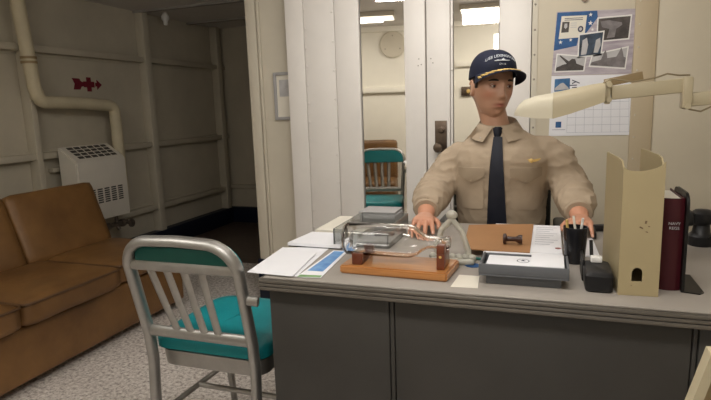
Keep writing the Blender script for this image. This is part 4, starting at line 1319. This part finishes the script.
# shirt
sm = MB()
sm.loft([sell(z, cx, cy, rx, ry, 40, ex) for z, cx, cy, rx, ry, ex in (
    (.60, CX, 2.35, .178, .135, 2.4), (.66, CX, 2.345, .172, .130, 2.4), (.72, CX, 2.338, .176, .132, 2.4), (.82, CX, 2.332, .182, .138, 2.5), (.92, CX, 2.328, .190, .142, 2.5),
    (.99, CX, 2.326, .194, .138, 2.5), (1.035, CX, 2.325, .182, .122, 2.3), (1.07, CX, 2.324, .148, .106, 2.1), (1.095, CX, 2.322, .112, .092, 2.0), (1.115, CX - .004, 2.320, .082, .080, 2.0))])
for s_ in (-1, 1):
    A = ARM[s_]
    P0 = A[0] + Vector((s_ * -.06, 0, .000))
    if s_ < 0:
        pts = [P0, A[0] + Vector((-.012, 0, -.004)), (-.388, 2.328, .965), (-.418, 2.30, .910), (-.438, 2.268, .878), (-.441, 2.215, .862), (-.442, 2.15, .852), (-.441, 2.09, .838), (-.440, 2.045, .826)]
    else:
        pts = [P0, A[0] + Vector((.012, 0, -.004)), (.034, 2.328, .985), (.064, 2.30, .920), (.082, 2.275, .880), (.092, 2.23, .864), (.098, 2.18, .853), (.103, 2.125, .839), (.107, 2.085, .826)]
    sm.tube(pts, [.060, .066, .068, .070, .071, .071, .067, .059, .048] if s_ < 0 else [.062, .068, .069, .069, .070, .070, .066, .059, .048], 24, flat=(.98, 1.04), up=(0, 0, 1))
me = remeshed(sm, .0065, 6, .5)
me.update()
nrm_ = [v.normal.copy() for v in me.vertices]
for v in me.vertices:
    p_ = v.co.copy()
    armness = min(1, max(0, (abs(p_.x - CX) - .17) / .06))
    n1 = noise.noise(Vector((p_.x * 9, p_.y * 9, p_.z * 22))) * .0035
    n2 = noise.noise(Vector((p_.x * 14 + p_.z * 16, p_.y * 24, p_.z * 20 - p_.x * 10)) + Vector((5, 1, 2)))
    fold = (1 - abs(n2)) ** 3 * .010 - .003
    v.co += nrm_[v.index] * (n1 + fold * (.35 + .75 * armness))
    low = .7625
    if v.co.y < 2.13 and v.co.z < low: v.co.z = low
shirt = link_mesh('shirt', me, M['khaki'], man)
sw = shirt.data.copy(); sw.transform(Matrix.Translation(world_loc(shirt)))
bvh = BVHTree.FromPolygons([v.co for v in sw.vertices], [tuple(p_.vertices) for p_ in sw.polygons])
def front(x, z):
    h_ = bvh.ray_cast(Vector((x, 1.2, z)), Vector((0, 1, 0)))
    return h_[0].y if h_[0] is not None else 2.25
def drape(mb, poly, off, th=.003, cuts=5):
    t = bmesh.new()
    f = t.faces.new([t.verts.new((x, 0, z)) for x, z in poly])
    bmesh.ops.triangulate(t, faces=[f])
    bmesh.ops.subdivide_edges(t, edges=list(t.edges), cuts=cuts, use_grid_fill=True)
    for v in t.verts:
        ys = [front(v.co.x + dx, v.co.z + dz) for dx in (-.006, 0, .006) for dz in (-.006, 0, .006)]
        v.co.y = sum(ys) / 9 - off
    r = bmesh.ops.extrude_face_region(t, geom=list(t.faces))
    for g in r['geom']:
        if isinstance(g, bmesh.types.BMVert): g.co.y -= th
    bmesh.ops.recalc_face_normals(t, faces=t.faces)
    mb._merge(t)
    return mb
drape(MB(), [(-.203, 1.06), (-.168, 1.06), (-.172, .70), (-.200, .70)], .0015, .0015).build('placket', M['khaki'], shirt)
for xs in ((-.345, -.236), (-.140, -.022)):
    xa, xb = xs
    xm = (xa + xb) / 2
    drape(MB(), [(xa + .004, .955), (xb - .004, .955), (xb - .004, .812), (xb - .016, .80), (xa + .016, .80), (xa + .004, .812)], .0005, .0035).build('pocket', M['khaki'], shirt)
    drape(MB(), [(xa, .968), (xb, .968), (xb, .936), (xm, .905), (xa, .936)], .0042, .005).build('pocket_flap', M['khaki_shade'], shirt)  # flap's shadow lines put into a darker cloth colour
    MB().lathe([(.004, 0), (.004, -.002)], (xm, front(xm, .917) - .0095, .917), 'Y', 10).build('button', M['khaki_shade'], shirt)
# collar: stand round the neck and two pointed flaps
cs_ = MB()
nk = Vector((-.198, 2.314, 0))
def nring(z, r, dip):
    return [Vector((nk.x + r * cos(2 * pi * i / 32), nk.y + r * 1.04 * sin(2 * pi * i / 32), z + dip * sin(2 * pi * i / 32))) for i in range(32)]
cs_.loft([nring(1.095, .079, .012), nring(1.125, .073, .016), nring(1.148, .069, .018), nring(1.147, .066, .018), nring(1.10, .070, .012)], cap=False)
for s_ in (-1, 1):
    rows = []
    for i in range(9):
        t = i / 8                      # from the tie knot round to the nape
        a = radians(-90 + s_ * (10 + 168 * t))
        drop = .058 * (1 - t) ** .8 + .030 * t
        spread = .020 * (1 - t) + .014
        row = []
        for k in range(5):
            u = k / 4
            r_ = .0700 + u * spread + .004
            zz = 1.149 + .018 * sin(a) - drop * u ** 1.0 - .004 * (1 - t)
            px_ = nk.x + r_ * cos(a) + s_ * .030 * u * (1 - t) ** 2
            py_ = nk.y + 1.04 * r_ * sin(a)
            if t < .75 and u > .2:
                fy_ = front(px_, zz) - .006
                py_ = min(py_, fy_) if abs(py_ - fy_) < .05 else py_
            row.append(Vector((px_, py_, zz)))
        rows.append(row)
    back = [[p_ + Vector((0, .0025, -.001)) for p_ in row] for row in rows]
    cs_.loft(rows, cap=False, closed=False)
    cs_.loft(back, cap=False, closed=False)
cs_.build('collar', M['khaki'], shirt, angle=60)
# tie
tm = MB()
drape(tm, [(-.207, 1.088), (-.173, 1.088), (-.163, .95), (-.150, .735), (-.187, .69), (-.228, .735), (-.218, .95)], .005, .004)
tie = tm.build('tie', M['tie'], man)
kz = 1.098
ky = nk.y - .082
kt = MB().loft([[Vector((nk.x + .006 + sx_ * w_, ky + dy, z)) for sx_, dy in ((-1, .010), (-.8, -.004), (0, -.010), (.8, -.004), (1, .010), (0, .014))] for z, w_ in ((1.126, .012), (1.120, .020), (1.095, .017), (1.072, .012), (1.066, .008))])
kt.build('tie_knot', M['tie'], tie, angle=60)
# badges
wg = MB()
fy_ = front(-.062, .995) - .004
wg.ball((-.062, fy_, .995), .0075, (1, .4, 1.1))
for s_ in (-1, 1):
    wg.prism([(-.062 + s_ * .006, fy_ - .001, 1.000), (-.062 + s_ * .034, fy_ - .001 + .004, 1.004), (-.062 + s_ * .030, fy_ - .001 + .004, .997), (-.062 + s_ * .018, fy_ - .001 + .002, .992), (-.062 + s_ * .006, fy_ - .001, .990)], (0, .002, 0))
wg.build('gold_wings', M['gold'], shirt)
MB().obox((-.252, front(-.252, 1.075) - .0095, 1.080), (.018, .003, .006), Matrix.Rotation(radians(30), 3, 'Y'), .001).build('collar_pin', M['steel'], shirt)
# cuffs
for s_ in (-1, 1):
    p_ = Vector((-.438, 2.028, .820)) if s_ < 0 else Vector((.1075, 2.070, .820))
    q_ = p_ + Vector((-.004, .04, .006)) if s_ < 0 else p_ + Vector((-.003, .04, .006))
    MB().tube([p_, p_.lerp(q_, .3), q_], [.044, .048, .051], 20, flat=(.98, 1.04), up=(0, 0, 1)).build('cuff', M['khaki'], shirt)
# trousers and shoes
tr_ = MB()
tr_.loft([sell(z, CX, cy, rx, ry) for z, cy, rx, ry in ((.462, 2.37, .14, .12), (.484, 2.37, .18, .145), (.56, 2.36, .186, .145), (.68, 2.345, .184, .140))])
for s_ in (-1, 1):
    hip, knee, ank = Vector((CX + s_ * .09, 2.36, .550)), Vector((CX + s_ * .125, 1.93, .562)), Vector((CX + s_ * .13, 1.93, .12))
    tr_.tube([hip, hip.lerp(knee, .5), knee.lerp(hip, .08), knee + Vector((0, -.012, -.04)), knee.lerp(ank, .3) + Vector((0, .01, 0)), knee.lerp(ank, .65), ank], [.090, .083, .070, .068, .066, .062, .064], 18)
link_mesh('trousers', remeshed(tr_, .008, 3, .5), M['trousers'], man)
for s_ in (-1, 1):
    x = CX + s_ * .13
    MB().loft([[Vector((x + w_ * cos(2 * pi * k / 16), y, max(.0, h_ / 2 + h_ / 2 * sin(2 * pi * k / 16)))) for k in range(16)] for y, w_, h_ in ((1.985, .02, .06), (1.97, .036, .085), (1.93, .040, .10), (1.86, .042, .085), (1.79, .046, .062), (1.73, .040, .05), (1.71, .02, .03))]).build('shoe', M['shoe'], man)

# ------------------------------------------------------------------ camera, world, view
cd = bpy.data.cameras.new('camera')
cd.sensor_width = 36
cd.lens = 545 * 36 / 711
cd.clip_start = .02
co = bpy.data.objects.new('camera', cd)
COL.objects.link(co)
right = Vector((.94294669, .33130388, -.03300419))
down = Vector((.02476009, -.16863282, -.98536791))
fwd = Vector((-.3320218, .92833222, -.16721488))
co.matrix_world = Matrix(((right.x, -down.x, -fwd.x, 0), (right.y, -down.y, -fwd.y, 0), (right.z, -down.z, -fwd.z, 1.22), (0, 0, 0, 1)))
SC.camera = co
wd_ = bpy.data.worlds.new('world')
SC.world = wd_
wd_.use_nodes = True
wd_.node_tree.nodes['Background'].inputs[0].default_value = (1, .95, .88, 1)
wd_.node_tree.nodes['Background'].inputs[1].default_value = .2
SC.view_settings.view_transform = 'Standard'
SC.view_settings.look = 'None'
SC.view_settings.exposure = -0.08
